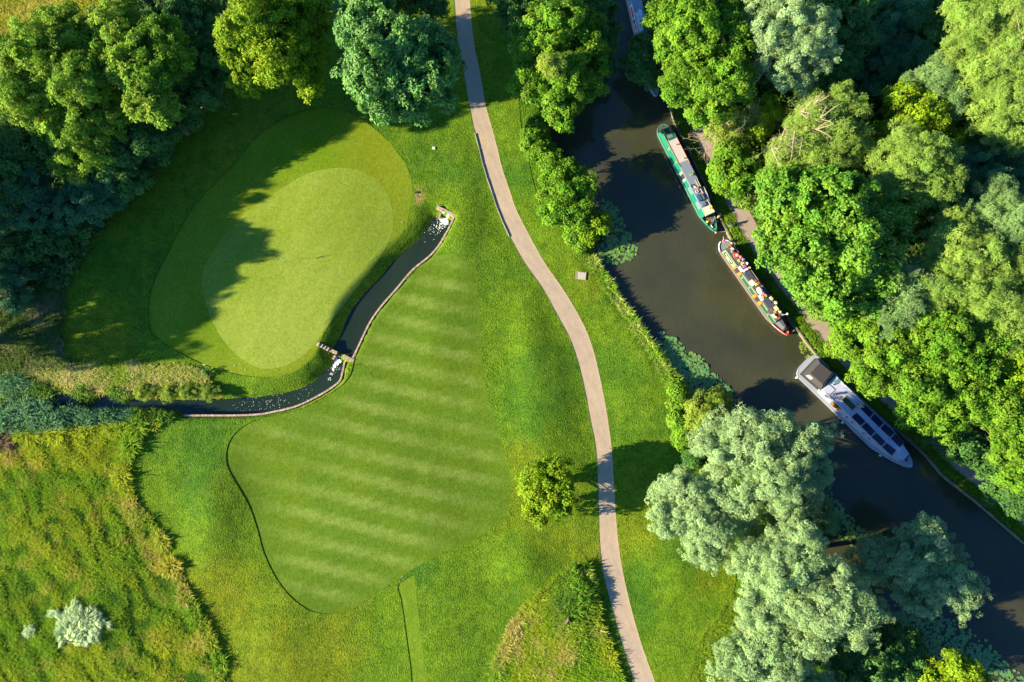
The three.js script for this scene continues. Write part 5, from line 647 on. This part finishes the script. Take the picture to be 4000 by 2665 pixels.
// ---- dark green narrowboat covered in flowers
{
  const cB = (x, y) => [1635.3 + x * 0.1538, 541.2 + y * 0.1538], RY = 1.55;
  const B = boat('narrowboat', 'dark green narrowboat with cream panels, orange doors and many flower pots', cB(150, 85), cB(1142, 1492), { beam: 2.12, sternLen: 1.5, bowLen: 3.2, hull: M.hullDark, gunwale: std(lin(0.2, 0.175, 0.14), { roughness: 0.5 }), roofY: RY, cabB: 0.92, cabT: 0.68 }), g = B.g, xs = B.loc(...cB(215, 200), RY).x, xe = B.loc(...cB(945, 1300), RY).x, sx = (x, y) => B.loc(...cB(x, y), 1.1).x;
  part('cabin', prism(rect(xs, xe, -0.92, 0.92), 0.58, rect(xs + 0.05, xe - 0.05, -0.68, 0.68), RY), M.roofDark, g); part('roof', prism(rect(xs, xe - 0.03, -0.7, 0.7), RY, rect(xs, xe - 0.03, -0.66, 0.66), RY + 0.04), M.roofDark, g);
  for (const s of [-1, 1]) for (const [a, b] of [[0.02, 0.33], [0.36, 0.66], [0.7, 0.97]]) part('handrail', new THREE.BoxGeometry((xe - xs) * (b - a), 0.05, 0.045).translate(lerp(xs, xe, (a + b) / 2), RY + 0.065, s * 0.6), M.cream, g);
  const sd = hullPlan(B.L, 2.12, 1.5, 3.2, 0.12).filter((p) => p[0] < xs); part('stern_deck', prism(sd, 0.585, sd, 0.61), std(lin(0.17, 0.2, 0.17), { roughness: 0.9 }), g);
  for (const s of [-1, 1]) { const P = hullPlan(B.L, 2.12, 1.5, 3.2, 0.0).filter((p) => p[0] < -B.L / 2 + 1.1 && Math.sign(p[1]) === s), ge = []; for (let i = 1; i < P.length; i++) ge.push(limb(V3(P[i - 1][0], 0.62, P[i - 1][1]), V3(P[i][0], 0.62, P[i][1]), 0.09, 0.09, 6)); part('stern_band', mergeGeometries(ge), M.white, g); }
  for (const s of [-1, 1]) { const P = hullPlan(B.L, 2.12, 1.5, 3.2, 0.0).filter((p) => p[0] > B.L / 2 - 2.4 && Math.sign(p[1]) === s), a = [], b = []; for (let i = 1; i < P.length; i++) { a.push(limb(V3(P[i - 1][0], 0.72, P[i - 1][1]), V3(P[i][0], 0.72, P[i][1]), 0.07, 0.07, 6)); b.push(limb(V3(P[i - 1][0], 0.6, P[i - 1][1] * 1.03), V3(P[i][0], 0.6, P[i][1] * 1.03), 0.05, 0.05, 6)); } part('bow_band', mergeGeometries(a), M.red, g); part('bow_rail', mergeGeometries(b), M.white, g); }
  const frame = (x0, x1, nm) => { const f = B.side(x0, x1, 0.08, 0.97, nm, M.cream, 0.02); B.side(x0 + 0.12, x1 - 0.12, 0.2, 0.86, 'field', M.darkGreen, 0.03, f); return f; };
  const p1 = frame(sx(178, 245), sx(312, 440), 'name_panel'); B.side(sx(315, 450), sx(335, 470), 0.1, 0.97, 'end_panel', M.cream, 0.02);
  { const x0 = sx(196, 268), x1 = sx(300, 420), fm = std(lin(0.4, 0.39, 0.32)); for (let i = 0; i < 13; i++) { if (i === 6) continue; const x = lerp(x0 + 0.12, x1 - 0.12, i / 12); B.side(x - 0.04, x + 0.04, 0.52, 0.68, 'letter', fm, 0.038, p1); } for (const [a, b] of [[0.3, 0.45], [0.55, 0.75]]) B.side(lerp(x0, x1, a), lerp(x0, x1, b), 0.28, 0.44, 'scroll', M.cream, 0.036, p1); B.side(lerp(x0, x1, 0.42), lerp(x0, x1, 0.58), 0.3, 0.56, 'crest', M.white, 0.04, p1); }
  const long = (a, b) => { const f = B.side(a, b, 0.12, 0.95, 'side_panel', M.cream, 0.018); B.side(a + 0.02, b - 0.02, 0.2, 0.87, 'field', M.darkGreen, 0.026, f); return f; };
  long(sx(395, 580), sx(632, 905)); long(sx(705, 1010), sx(925, 1310));
  for (const [[a, b], [c, d], [e, f]] of [[[312, 488], [330, 515], [378, 572]], [[612, 910], [634, 940], [685, 1000]]]) { const x0 = sx(a, b), x1 = sx(c, d), x2 = sx(e, f); B.side(x1, x2, 0.12, 0.99, 'side_hatch', M.black, 0.01); B.side(x0 - 0.05, x1, 0.2, 1.0, 'hatch_door', M.orange, 0.14); B.side(x2, x2 + (x1 - x0) + 0.12, 0.2, 1.0, 'hatch_door', M.orange, 0.14); const lid = part('hatch_lid', new RoundedBoxGeometry(x2 - x1 + 0.15, 0.05, 0.4, 2, 0.02), M.white, g, (x1 + x2) / 2 + 0.1, RY + 0.1, 0.5); part('lid_mark', new THREE.BoxGeometry(0.3, 0.012, 0.1), std(lin(0.7, 0.25, 0.25)), lid, 0, 0.03, 0); }
  for (const [x, y] of [[450, 640], [553, 795], [832, 1190]]) B.port(...cB(x, y), 0.52, 0.13, M.glass, M.steel);
  panel(B, [cB(482, 556), cB(562, 507), cB(652, 650), cB(572, 692)], RY + 0.06, cells); panel(B, [cB(766, 962), cB(836, 917), cB(936, 1050), cB(866, 1102)], RY + 0.06, cells);
  B.plate([cB(250, 185), cB(290, 160), cB(318, 190), cB(280, 215)], RY + 0.03, 0.03, 'stern_hatch', M.brown); for (const [a, b] of [[[245, 170], [300, 118]], [[285, 150], [320, 190]]]) { const p = B.loc(...cB(...a), RY + 0.25), q = B.loc(...cB(...b), RY + 0.25), d = q.clone().sub(p); part('open_door', new THREE.BoxGeometry(d.length(), 0.45, 0.05), M.orange, g, (p.x + q.x) / 2, RY, (p.z + q.z) / 2, Math.atan2(-d.z, d.x)); }
  part('tiller', mergeGeometries([limb(V3(-B.L / 2 + 0.2, 0.6, 0), V3(-B.L / 2 + 0.2, 1.2, 0), 0.035, 0.03), limb(V3(-B.L / 2 + 0.2, 1.2, 0), V3(-B.L / 2 - 0.35, 1.3, -0.25), 0.03, 0.02)]), M.white, g);
  // bow: glazed cratch and cockpit
  const wx = B.loc(...cB(1060, 1420), 0.9).x, wd = hullPlan(B.L, 2.12, 1.5, 3.2, 0.14).filter((p) => p[0] > xe); part('well_deck', prism(wd, 0.585, wd, 0.605), std(lin(0.12, 0.11, 0.1)), g); const cr = hullPlan(B.L, 2.12, 1.5, 3.2, 0.25).filter((p) => p[0] > xe && p[0] < wx); part('cratch_cover', prism(cr, 0.62, cr.map(([x, z]) => [lerp(x, xe + 0.2, 0.12), z * 0.45]), 1.4), std(lin(0.09, 0.1, 0.12), { roughness: 0.35 }), g); part('cratch_board', new THREE.BoxGeometry(0.06, 0.5, 1.2), std(lin(0.14, 0.1, 0.08)), g, wx + 0.05, 0.85, 0); part('bow_cleat', new THREE.CylinderGeometry(0.05, 0.06, 0.2, 10), M.cream, g, B.L / 2 - 0.3, 0.8, 0);
  part('dome_arm', limb(V3(xe - 0.3, RY, -0.45), V3(xe - 0.05, RY + 0.45, -1.0), 0.025, 0.02), M.white, g); part('aerial_dome', new THREE.SphereGeometry(0.15, 14, 10), M.white, g, xe - 0.05, RY + 0.5, -1.0);
  const top = RY + 0.04, A = (x, y) => B.at(...cB(x, y), top);
  const lb = thing('lifebuoy', 'red lifebuoy ring on the flower boat roof', 'lifebuoy', A(365, 300).add(V3(0, 0.1, 0))); part('ring', ...ring(0.3, 0.1, M.red), lb); part('cushion', new THREE.CylinderGeometry(0.2, 0.2, 0.1, 14), M.tan, lb); part('band', new THREE.BoxGeometry(0.16, 0.22, 0.12), M.orange, lb, -0.22, 0, -0.22);
  const cu = thing('cushion', 'dark round cushion on the flower boat roof beside the red ring', 'cushion', A(312, 238)); part('pad', new THREE.SphereGeometry(0.26, 14, 8).scale(1, 0.45, 1).translate(0, 0.12, 0), std(lin(0.16, 0.13, 0.13)), cu); part('button', new THREE.SphereGeometry(0.04, 8, 6), M.black, cu, 0, 0.24, 0);
  const pod = thing('canvas_pod', 'grey ribbed canvas cover on the flower boat roof', 'cover', A(725, 828), B.turn); part('cover', new THREE.SphereGeometry(0.5, 18, 10, 0, 6.3, 0, 1.57).scale(1.1, 0.8, 0.8), M.canvas, pod); for (const x of [-0.28, 0, 0.28]) part('rib', new THREE.TorusGeometry(0.41 * Math.sqrt(1 - x * x * 3.2), 0.02, 6, 16, Math.PI).rotateY(Math.PI / 2), std(lin(0.35, 0.32, 0.3)), pod, x, 0.0, 0);
  for (const [x, y, w, h, d, m, label] of [[310, 206, 0.42, 0.14, 0.3, M.white, 'white box by the stern hatch of the flower boat'], [482, 530, 0.3, 0.16, 0.3, M.white, 'small white box touching the stern-side solar panel'], [520, 508, 0.3, 0.2, 0.26, M.white, 'white tub beside the magenta flowers'], [602, 712, 0.75, 0.2, 0.5, M.white, 'large white box between the solar panel and the grey cover'], [885, 942, 0.5, 0.22, 0.3, std(lin(0.1, 0.35, 0.5)), 'blue and green box on the bank side of the flower boat'], [960, 1092, 0.55, 0.25, 0.35, std(lin(0.85, 0.7, 0.3)), 'yellow and white box near the bow of the flower boat'], [922, 1196, 0.42, 0.16, 0.26, M.white, 'white cushion box near the bow of the flower boat'], [880, 1130, 0.6, 0.05, 0.7, std(lin(0.1, 0.09, 0.09)), 'flat dark board beyond the forward solar panel']]) crate('roof_box', label, 'box', A(x, y), B.turn + 0.1, w, h, d, m, label.startsWith('blue') ? std(lin(0.7, 0.4, 0.1)) : undefined);
  for (const [x, y, c, r0, label] of [[402, 378, [0.85, 0.5, 0.05], 0.2, 'orange flowers beside the red ring on the flower boat'], [422, 328, [0.85, 0.25, 0.4], 0.18, 'pink flowers on the bank side of the red ring'], [460, 372, [0.45, 0.25, 0.7], 0.18, 'purple flowers at the bank edge of the flower boat'], [455, 432, [0.6, 0.55, 0.25], 0.26, 'dry grass pot in the middle of the stern half'], [480, 476, [0.75, 0.1, 0.6], 0.24, 'magenta flowers beside the white tub'], [516, 422, [0.7, 0.78, 0.85], 0.17, 'white flowers overhanging the bank side'], [555, 490, [0.6, 0.4, 0.2], 0.12, 'small brown pot at the bank edge by the solar panel'], [632, 690, [0.25, 0.13, 0.1], 0.17, 'dark pot standing on the large white box'], [655, 738, [0.9, 0.7, 0.05], 0.2, 'yellow flowers at the corner of the large white box'], [692, 722, [0.7, 0.08, 0.12], 0.2, 'red flowers overhanging the bank by the large white box'], [765, 882, [0.9, 0.15, 0.5], 0.22, 'pink flowers just forward of the grey cover'], [795, 905, [0.75, 0.42, 0.08], 0.2, 'orange flowers aft of the forward solar panel'], [755, 925, [0.5, 0.35, 0.12], 0.15, 'tan potted herbs beside the second hatch lid'], [948, 1010, [0.6, 0.7, 0.4], 0.2, 'pale green potted plant between the blue box and the yellow box'], [935, 1152, [0.8, 0.3, 0.03], 0.16, 'orange pot near the bow beside the dark board'], [1005, 1148, [0.8, 0.6, 0.35], 0.2, 'cream flowers near the bow on the bank side'], [945, 1225, [0.7, 0.6, 0.4], 0.13, 'beige pot next to the white cushion box'], [988, 1228, [0.8, 0.03, 0.05], 0.16, 'bright red flowers nearest the bow cover']]) flowers(label, A(x, y).add(V3(0, x === 632 ? 0.22 : 0, 0)), c, r0);
  flowers('magenta flowers hanging at the tiller of the flower boat', B.at(...cB(178, 95), 1.0), [0.85, 0.05, 0.45], 0.2);
}
// ---- pale blue wide boat with a black hood
{
  const c3 = (x, y) => [1811.8 + x * 0.10504, 805.9 + y * 0.10504], c4 = (x, y) => [1929.5 + x * 0.10131, 929.4 + y * 0.10131], RY = 1.6;
  const B = boat('wide_boat', 'pale blue wide canal boat with a black hood and eight solar panels', [1847, 833], [2096, 1074], { beam: 3.9, sternLen: 0.9, bowLen: 5.2, power: 0.55, sq: 0.3, hull: std(lin(0.10, 0.11, 0.15), { roughness: 0.4 }), gunwale: M.paleSide, roofY: RY, cabB: 1.6, cabT: 1.31 }), g = B.g, x0 = B.loc(...c3(870, 690), RY).x, deck = hullPlan(B.L, 3.9, 0.9, 5.2, 0.06, 0.55, 0.3); part('deck', prism(deck, 0.585, deck, 0.625), M.paleSide, g);
  const cab = (ins, xa) => { const P = hullPlan(B.L, 3.9, 0.9, 5.2, ins, 0.55, 0.3).filter((p) => p[0] > xa && p[0] < B.L / 2 - 1.6); return P; }, cb = cab(0.36, x0), xE = B.L / 2 - 1.7, tp = cb.map(([x, z]) => [clamp(x, x0 + 0.04, xE), z * 0.82]);
  part('cabin', prism(cb, 0.6, tp, RY), M.paleSide, g); part('roof', prism(tp, RY, tp.map(([x, z]) => [x, z * 0.985]), RY + 0.05), M.pale, g);
  for (const s of [-1, 1]) part('handrail', new THREE.BoxGeometry(5, 0.05, 0.05).translate(x0 + 2.7, RY + 0.09, s * 1.26), M.white, g);
  // hood
  const hb = [c3(285, 510), c3(610, 165), c3(1005, 490), c3(700, 875)].map((p) => B.loc(...p, 1.2)), mid = (k) => hb.map((p) => { const c = hb.reduce((s, q) => s.add(q.clone().multiplyScalar(0.25)), V3(0, 0, 0)); return [lerp(c.x, p.x, k), lerp(c.z, p.z, k)]; }), hood = part('hood', prism(mid(1.0), 0.62, mid(0.96), 1.5), M.hood, g); part('hood_top', prism(mid(0.96), 1.5, mid(0.66), 2.15), std(lin(0.04, 0.037, 0.042), { roughness: 0.75 }), hood); 
  const xF = Math.max(...hb.map((p) => p.x)); const R2 = mid(0.985); const pane = (i, j, a, b, t0, t1, nm, m) => { const P = (k, t) => { const lo = [lerp(R2[i][0], R2[j][0], k), lerp(R2[i][1], R2[j][1], k)], hi = mid(0.68), h2 = [lerp(hi[i][0], hi[j][0], k), lerp(hi[i][1], hi[j][1], k)]; return [lerp(lo[0], h2[0], t), lerp(1.5, 2.15, t) + 0.02, lerp(lo[1], h2[1], t)]; }, q = [P(a, t0), P(b, t0), P(b, t1), P(a, t1)], ge = new THREE.BufferGeometry(); ge.setAttribute('position', new THREE.Float32BufferAttribute([...q[0], ...q[1], ...q[2], ...q[0], ...q[2], ...q[3]], 3)); ge.computeVertexNormals(); part(nm, ge, m, hood); };
  const hw = std(lin(0.3, 0.31, 0.28), { roughness: 0.2, side: THREE.DoubleSide }); pane(3, 2, 0.08, 0.46, 0.08, 0.75, 'hood_window', hw); pane(3, 2, 0.55, 0.92, 0.08, 0.75, 'hood_window', hw); pane(0, 3, 0.12, 0.38, 0.08, 0.7, 'hood_window', hw); for (let i = 0; i < 4; i++) { const a = mid(0.97)[i], b = mid(0.68)[i]; part('hood_seam', limb(V3(a[0], 1.5, a[1]), V3(b[0], 2.16, b[1]), 0.02, 0.02, 5), M.black, hood); }
  const sd = (u) => B.loc(...u, 1.1).x; for (const p of [c3(650, 900), c3(765, 1012)]) B.port(...p, 0.55, 0.17, M.palePane, M.brass); for (const p of [c3(1250, 1485), c4(135, 320), c4(255, 440), c4(515, 690), c4(645, 810)]) B.port(...p, 0.55, 0.16, M.glass, M.steel);
  const h1 = sd(c3(915, 1180)), h2 = sd(c3(965, 1215)), h3 = sd(c3(1030, 1285)), h4 = sd(c3(1075, 1315)); B.side(h2, h3, 0.1, 0.98, 'side_hatch', M.black, 0.02); B.side(h1, h2, 0.2, 0.98, 'hatch_door', M.orange, 0.1); B.side(h3, h4, 0.2, 0.98, 'hatch_door', M.orange, 0.1);
  const raise = B.plate([c3(770, 865), c3(890, 740), c3(1025, 860), c3(905, 970)], RY + 0.05, 0.07, 'roof_hatch', M.pale); B.plate([c3(985, 685), c3(1090, 605), c3(1145, 655), c3(1055, 740)], RY + 0.05, 0.08, 'glazed_hatch', std(lin(0.1, 0.22, 0.26), { roughness: 0.15 })); const sk = B.plate([c3(1155, 1080), c3(1250, 985), c3(1505, 1225), c3(1395, 1320)], RY + 0.05, 0.1, 'skylight', std(lin(0.4, 0.38, 0.25))); B.plate([c3(1170, 1080), c3(1250, 1002), c3(1485, 1224), c3(1395, 1302)], RY + 0.15, 0.012, 'skylight_pane', std(lin(0.015, 0.06, 0.06), { roughness: 0.1 }), sk);
  const colL = [[260, 282, 382, 180], [485, 500, 600, 395], [715, 735, 832, 628], [950, 965, 1065, 868], [1190, 1180, 1305, 1052]], colR = [[462, 92, 560, -5], [690, 318, 785, 202], [915, 540, 1015, 430], [1155, 768, 1262, 650], [1372, 990, 1482, 885]];
  for (const [c, kx] of [[colL, 0], [colR, 1]]) for (let i = 0; i < 4; i++) { const a = c[i], b = c[i + 1], e = 0.03, lp = (p, q, t) => [lerp(p[0], q[0], t), lerp(p[1], q[1], t)], A0 = [a[0], a[1]], A1 = [a[2], a[3]], B0 = [b[0], b[1]], B1 = [b[2], b[3]]; panel(B, [lp(A0, B0, e), lp(A1, B1, e), lp(A1, B1, 1 - e), lp(A0, B0, 1 - e)].map((p) => c4(...p)), RY + 0.06, M.solar); }
  for (const [x, y, c] of [[960, 745, c3], [1195, 735, c3], [810, 525, c4], [1110, 815, c4]]) { const p = B.loc(...c(x, y), RY), v = part('roof_vent', new THREE.CylinderGeometry(0.07, 0.08, 0.12, 12), M.steel, g, p.x, RY + 0.11, p.z); part('vent_cap', new THREE.SphereGeometry(0.11, 12, 6, 0, 6.3, 0, 1.57), M.steel, v, 0, 0.05, 0); }
  const ch = B.loc(...c3(1040, 950), RY + 0.5), chim = part('chimney', new THREE.CylinderGeometry(0.11, 0.12, 0.55, 14).translate(0, 0.27, 0), M.black, g, ch.x, RY + 0.05, ch.z); part('collar', new THREE.TorusGeometry(0.13, 0.03, 6, 16).rotateX(Math.PI / 2), M.brass, chim, 0, 0.52, 0);
  const rb = thing('rope_coil', 'brown rope coil on the pale blue boat roof by the skylight', 'rope', B.at(...c3(1135, 1030), RY + 0.08)); part('coil', ...ring(0.13, 0.05, M.rope), rb); part('inner_coil', ...ring(0.06, 0.04, M.rope), rb); const bg = thing('canvas_bag', 'tan bag beside the bank-side solar panels of the pale blue boat', 'bag', B.at(...c3(1590, 1195), RY + 0.05), B.turn); part('sack', new THREE.SphereGeometry(0.4, 14, 8).scale(1.1, 0.45, 0.55).translate(0, 0.16, 0), std(lin(0.5, 0.33, 0.13), { roughness: 0.95 }), bg); part('tie', ...ring(0.1, 0.03, M.brown), bg).position.set(-0.4, 0.15, 0.2);
  for (const [x, y, r0, l] of [[1500, 1215, 0.17, 'tyre with pinkish rim on the bow of the pale blue boat'], [1552, 1158, 0.16, 'dark pot-like tyre on the bow nearest the bank'], [1520, 1265, 0.13, 'small dark tyre on the bow nearest the water']]) { const t = thing('tyre', l, 'tyre', B.at(...c4(x, y), 0.72)); part('rubber', ...ring(r0, 0.06, M.black), t); part('rim', ...ring(r0 * 0.6, 0.02, std(lin(0.5, 0.2, 0.25))), t); }
  for (const [p, l] of [[c3(195, 580), 'white fender at the stern corner of the pale blue boat'], [c4(70, 415), 'white fender hanging halfway along the pale blue boat'], [c4(880, 1218), 'white fender hanging near the bow of the pale blue boat']]) { const t = thing('fender', l, 'fender', (() => { const q = B.loc(...p, 0.3), pl = hullPlan(B.L, 3.9, 0.9, 5.2, 0, 0.55, 0.3).filter((k) => k[1] > 0).reduce((b, k) => (Math.abs(k[0] - q.x) < Math.abs(b[0] - q.x) ? k : b)); return V3(q.x, 0.3, pl[1] + 0.1).applyMatrix4(B.g.matrixWorld); })(), 0, 'fenders along the pale blue boat'); part('body', new THREE.CapsuleGeometry(0.12, 0.32, 4, 12), M.white, t); part('cap', new THREE.CylinderGeometry(0.05, 0.05, 0.08, 8), std(lin(0.6, 0.05, 0.08)), t, 0, 0.3, 0); }
  part('bow_rail', mergeGeometries([-1, 1].flatMap((s) => { const P = hullPlan(B.L, 3.9, 0.9, 5.2, 0.1, 0.55, 0.3).filter((p) => p[0] > B.L / 2 - 2.2 && Math.sign(p[1]) === s); return P.slice(1).map((p, i) => limb(V3(P[i][0], 0.95, P[i][1]), V3(p[0], 0.95, p[1]), 0.02, 0.02, 5)); })), M.steel, g); part('bow_stud', new THREE.CylinderGeometry(0.06, 0.07, 0.25, 10), M.white, g, B.L / 2 - 0.3, 0.75, 0);
}
// ---- boat in the shade at the top
{
  const c5 = (x, y) => [1411.8 + x * 0.1501, y * 0.1501], RY = 1.6;
  const B = boat('narrowboat', 'grey narrowboat with red side panel in shade at the top edge', [1441, -70], c5(642, 1482), { beam: 2.12, sternLen: 1.2, bowLen: 3, hull: std(lin(0.09, 0.1, 0.13)), gunwale: std(lin(0.3, 0.32, 0.36)), roofY: RY, cabB: 0.93, cabT: 0.72 }), g = B.g, xs = -B.L / 2 + 1.4, xe = B.L / 2 - 3.2, sx = (x, y) => B.loc(...c5(x, y), 1.1).x;
  part('cabin', prism(rect(xs, xe, -0.93, 0.93), 0.58, rect(xs + 0.05, xe - 0.05, -0.72, 0.72), RY), std(lin(0.2, 0.22, 0.28)), g); part('roof', prism(rect(xs, xe, -0.72, 0.72), RY, rect(xs, xe, -0.69, 0.69), RY + 0.04), std(lin(0.24, 0.27, 0.33)), g);
  const f = B.side(sx(225, 95), sx(325, 475), 0.2, 0.92, 'side_panel', M.white, 0.02); B.side(sx(238, 115), sx(272, 280), 0.3, 0.82, 'red_panel', std(lin(0.6, 0.02, 0.03)), 0.03, f); B.side(sx(295, 380), sx(320, 465), 0.3, 0.82, 'red_panel', std(lin(0.6, 0.02, 0.03)), 0.03, f); B.side(sx(275, 300), sx(292, 370), 0.3, 0.82, 'dark_panel', M.black, 0.03, f);
  for (const q of [[[318, 195], [365, 175], [385, 250], [335, 262]], [[362, 130], [415, 150], [435, 245], [388, 250]], [[338, 268], [388, 258], [428, 470], [385, 480]], [[392, 255], [438, 250], [470, 430], [430, 465]]]) B.plate(q.map((p) => c5(...p)), RY + 0.045, 0.03, 'roof_board', std(lin(0.6, 0.66, 0.68)));
  const wd = hullPlan(B.L, 2.12, 1.2, 3, 0.14).filter((p) => p[0] > xe); part('fore_deck', prism(wd, 0.585, wd, 0.62), std(lin(0.25, 0.27, 0.33)), g); part('bow_stud', new THREE.CylinderGeometry(0.05, 0.06, 0.22, 10), M.cream, g, B.L / 2 - 0.3, 0.75, 0);
  part('bow_rail', mergeGeometries([-1, 1].flatMap((s) => { const P = hullPlan(B.L, 2.12, 1.2, 3, 0.04).filter((p) => p[0] > xe && Math.sign(p[1]) === s); return P.slice(1).map((p, i) => limb(V3(P[i][0], 0.7, P[i][1]), V3(p[0], 0.7, p[1]), 0.06, 0.06, 5)); })), std(lin(0.4, 0.42, 0.46)), g);
}
// ---- things on the bank
{
  const k = 0.58825, at = (x, y, h = 0.05) => W(x * k, y * k, h);
  const ch = thing('folding_chair', 'dark folding chair on the verge by the teal boat bow', 'chair', at(2850, 882), 0.9); part('seat', new RoundedBoxGeometry(0.48, 0.05, 0.46, 1, 0.02), std(lin(0.2, 0.27, 0.26)), ch, 0, 0.42, 0); const bk = part('backrest', new RoundedBoxGeometry(0.48, 0.48, 0.04, 1, 0.015), M.black, ch, 0, 0.72, -0.28); bk.rotation.x = -0.35; for (const [x, z] of [[-1, -1], [1, -1], [-1, 1], [1, 1]]) part('leg', limb(V3(x * 0.22, 0, z * 0.25), V3(x * 0.22, 0.42, z * -0.05 + z * 0.15), 0.014, 0.014, 6), M.steel, ch); for (const x of [-1, 1]) part('armrest', new THREE.BoxGeometry(0.05, 0.03, 0.42), M.black, ch, x * 0.25, 0.62, 0);
  const bag = thing('tan_bag', 'small tan bag on the shaded bank beside the teal boat', 'bag', at(2810, 843), 0.9); part('body', new THREE.SphereGeometry(0.3, 12, 8).scale(1.5, 0.6, 0.7).translate(0, 0.14, 0), std(lin(0.5, 0.28, 0.1), { roughness: 0.9 }), bag); part('flap', new THREE.SphereGeometry(0.16, 10, 6).scale(1, 0.7, 1), M.cream, bag, -0.35, 0.16, 0);
  for (const [a, b, l] of [[[2633, 478], [2618, 462], 'mooring rope at the stern of the teal boat'], [[2800, 905], [2835, 905], 'mooring rope at the bow of the teal boat'], [[2830, 935], [2856, 925], 'mooring rope at the stern of the flower boat'], [[3079, 1311], [3105, 1290], 'mooring rope at the bow of the flower boat']]) { const p = W(a[0] * k, a[1] * k, 0.15), q = W(b[0] * k, b[1] * k, 0.1), m = p.clone().lerp(q, 0.5); m.y -= 0.15; solid('mooring_rope', new THREE.TubeGeometry(new THREE.CatmullRomCurve3([V3(0, 0, 0), m.sub(p), q.sub(p)]), 10, 0.025, 5), M.rope, l, 'rope', p, 0, 'mooring ropes'); }
}
renderer.render(scene, camera);
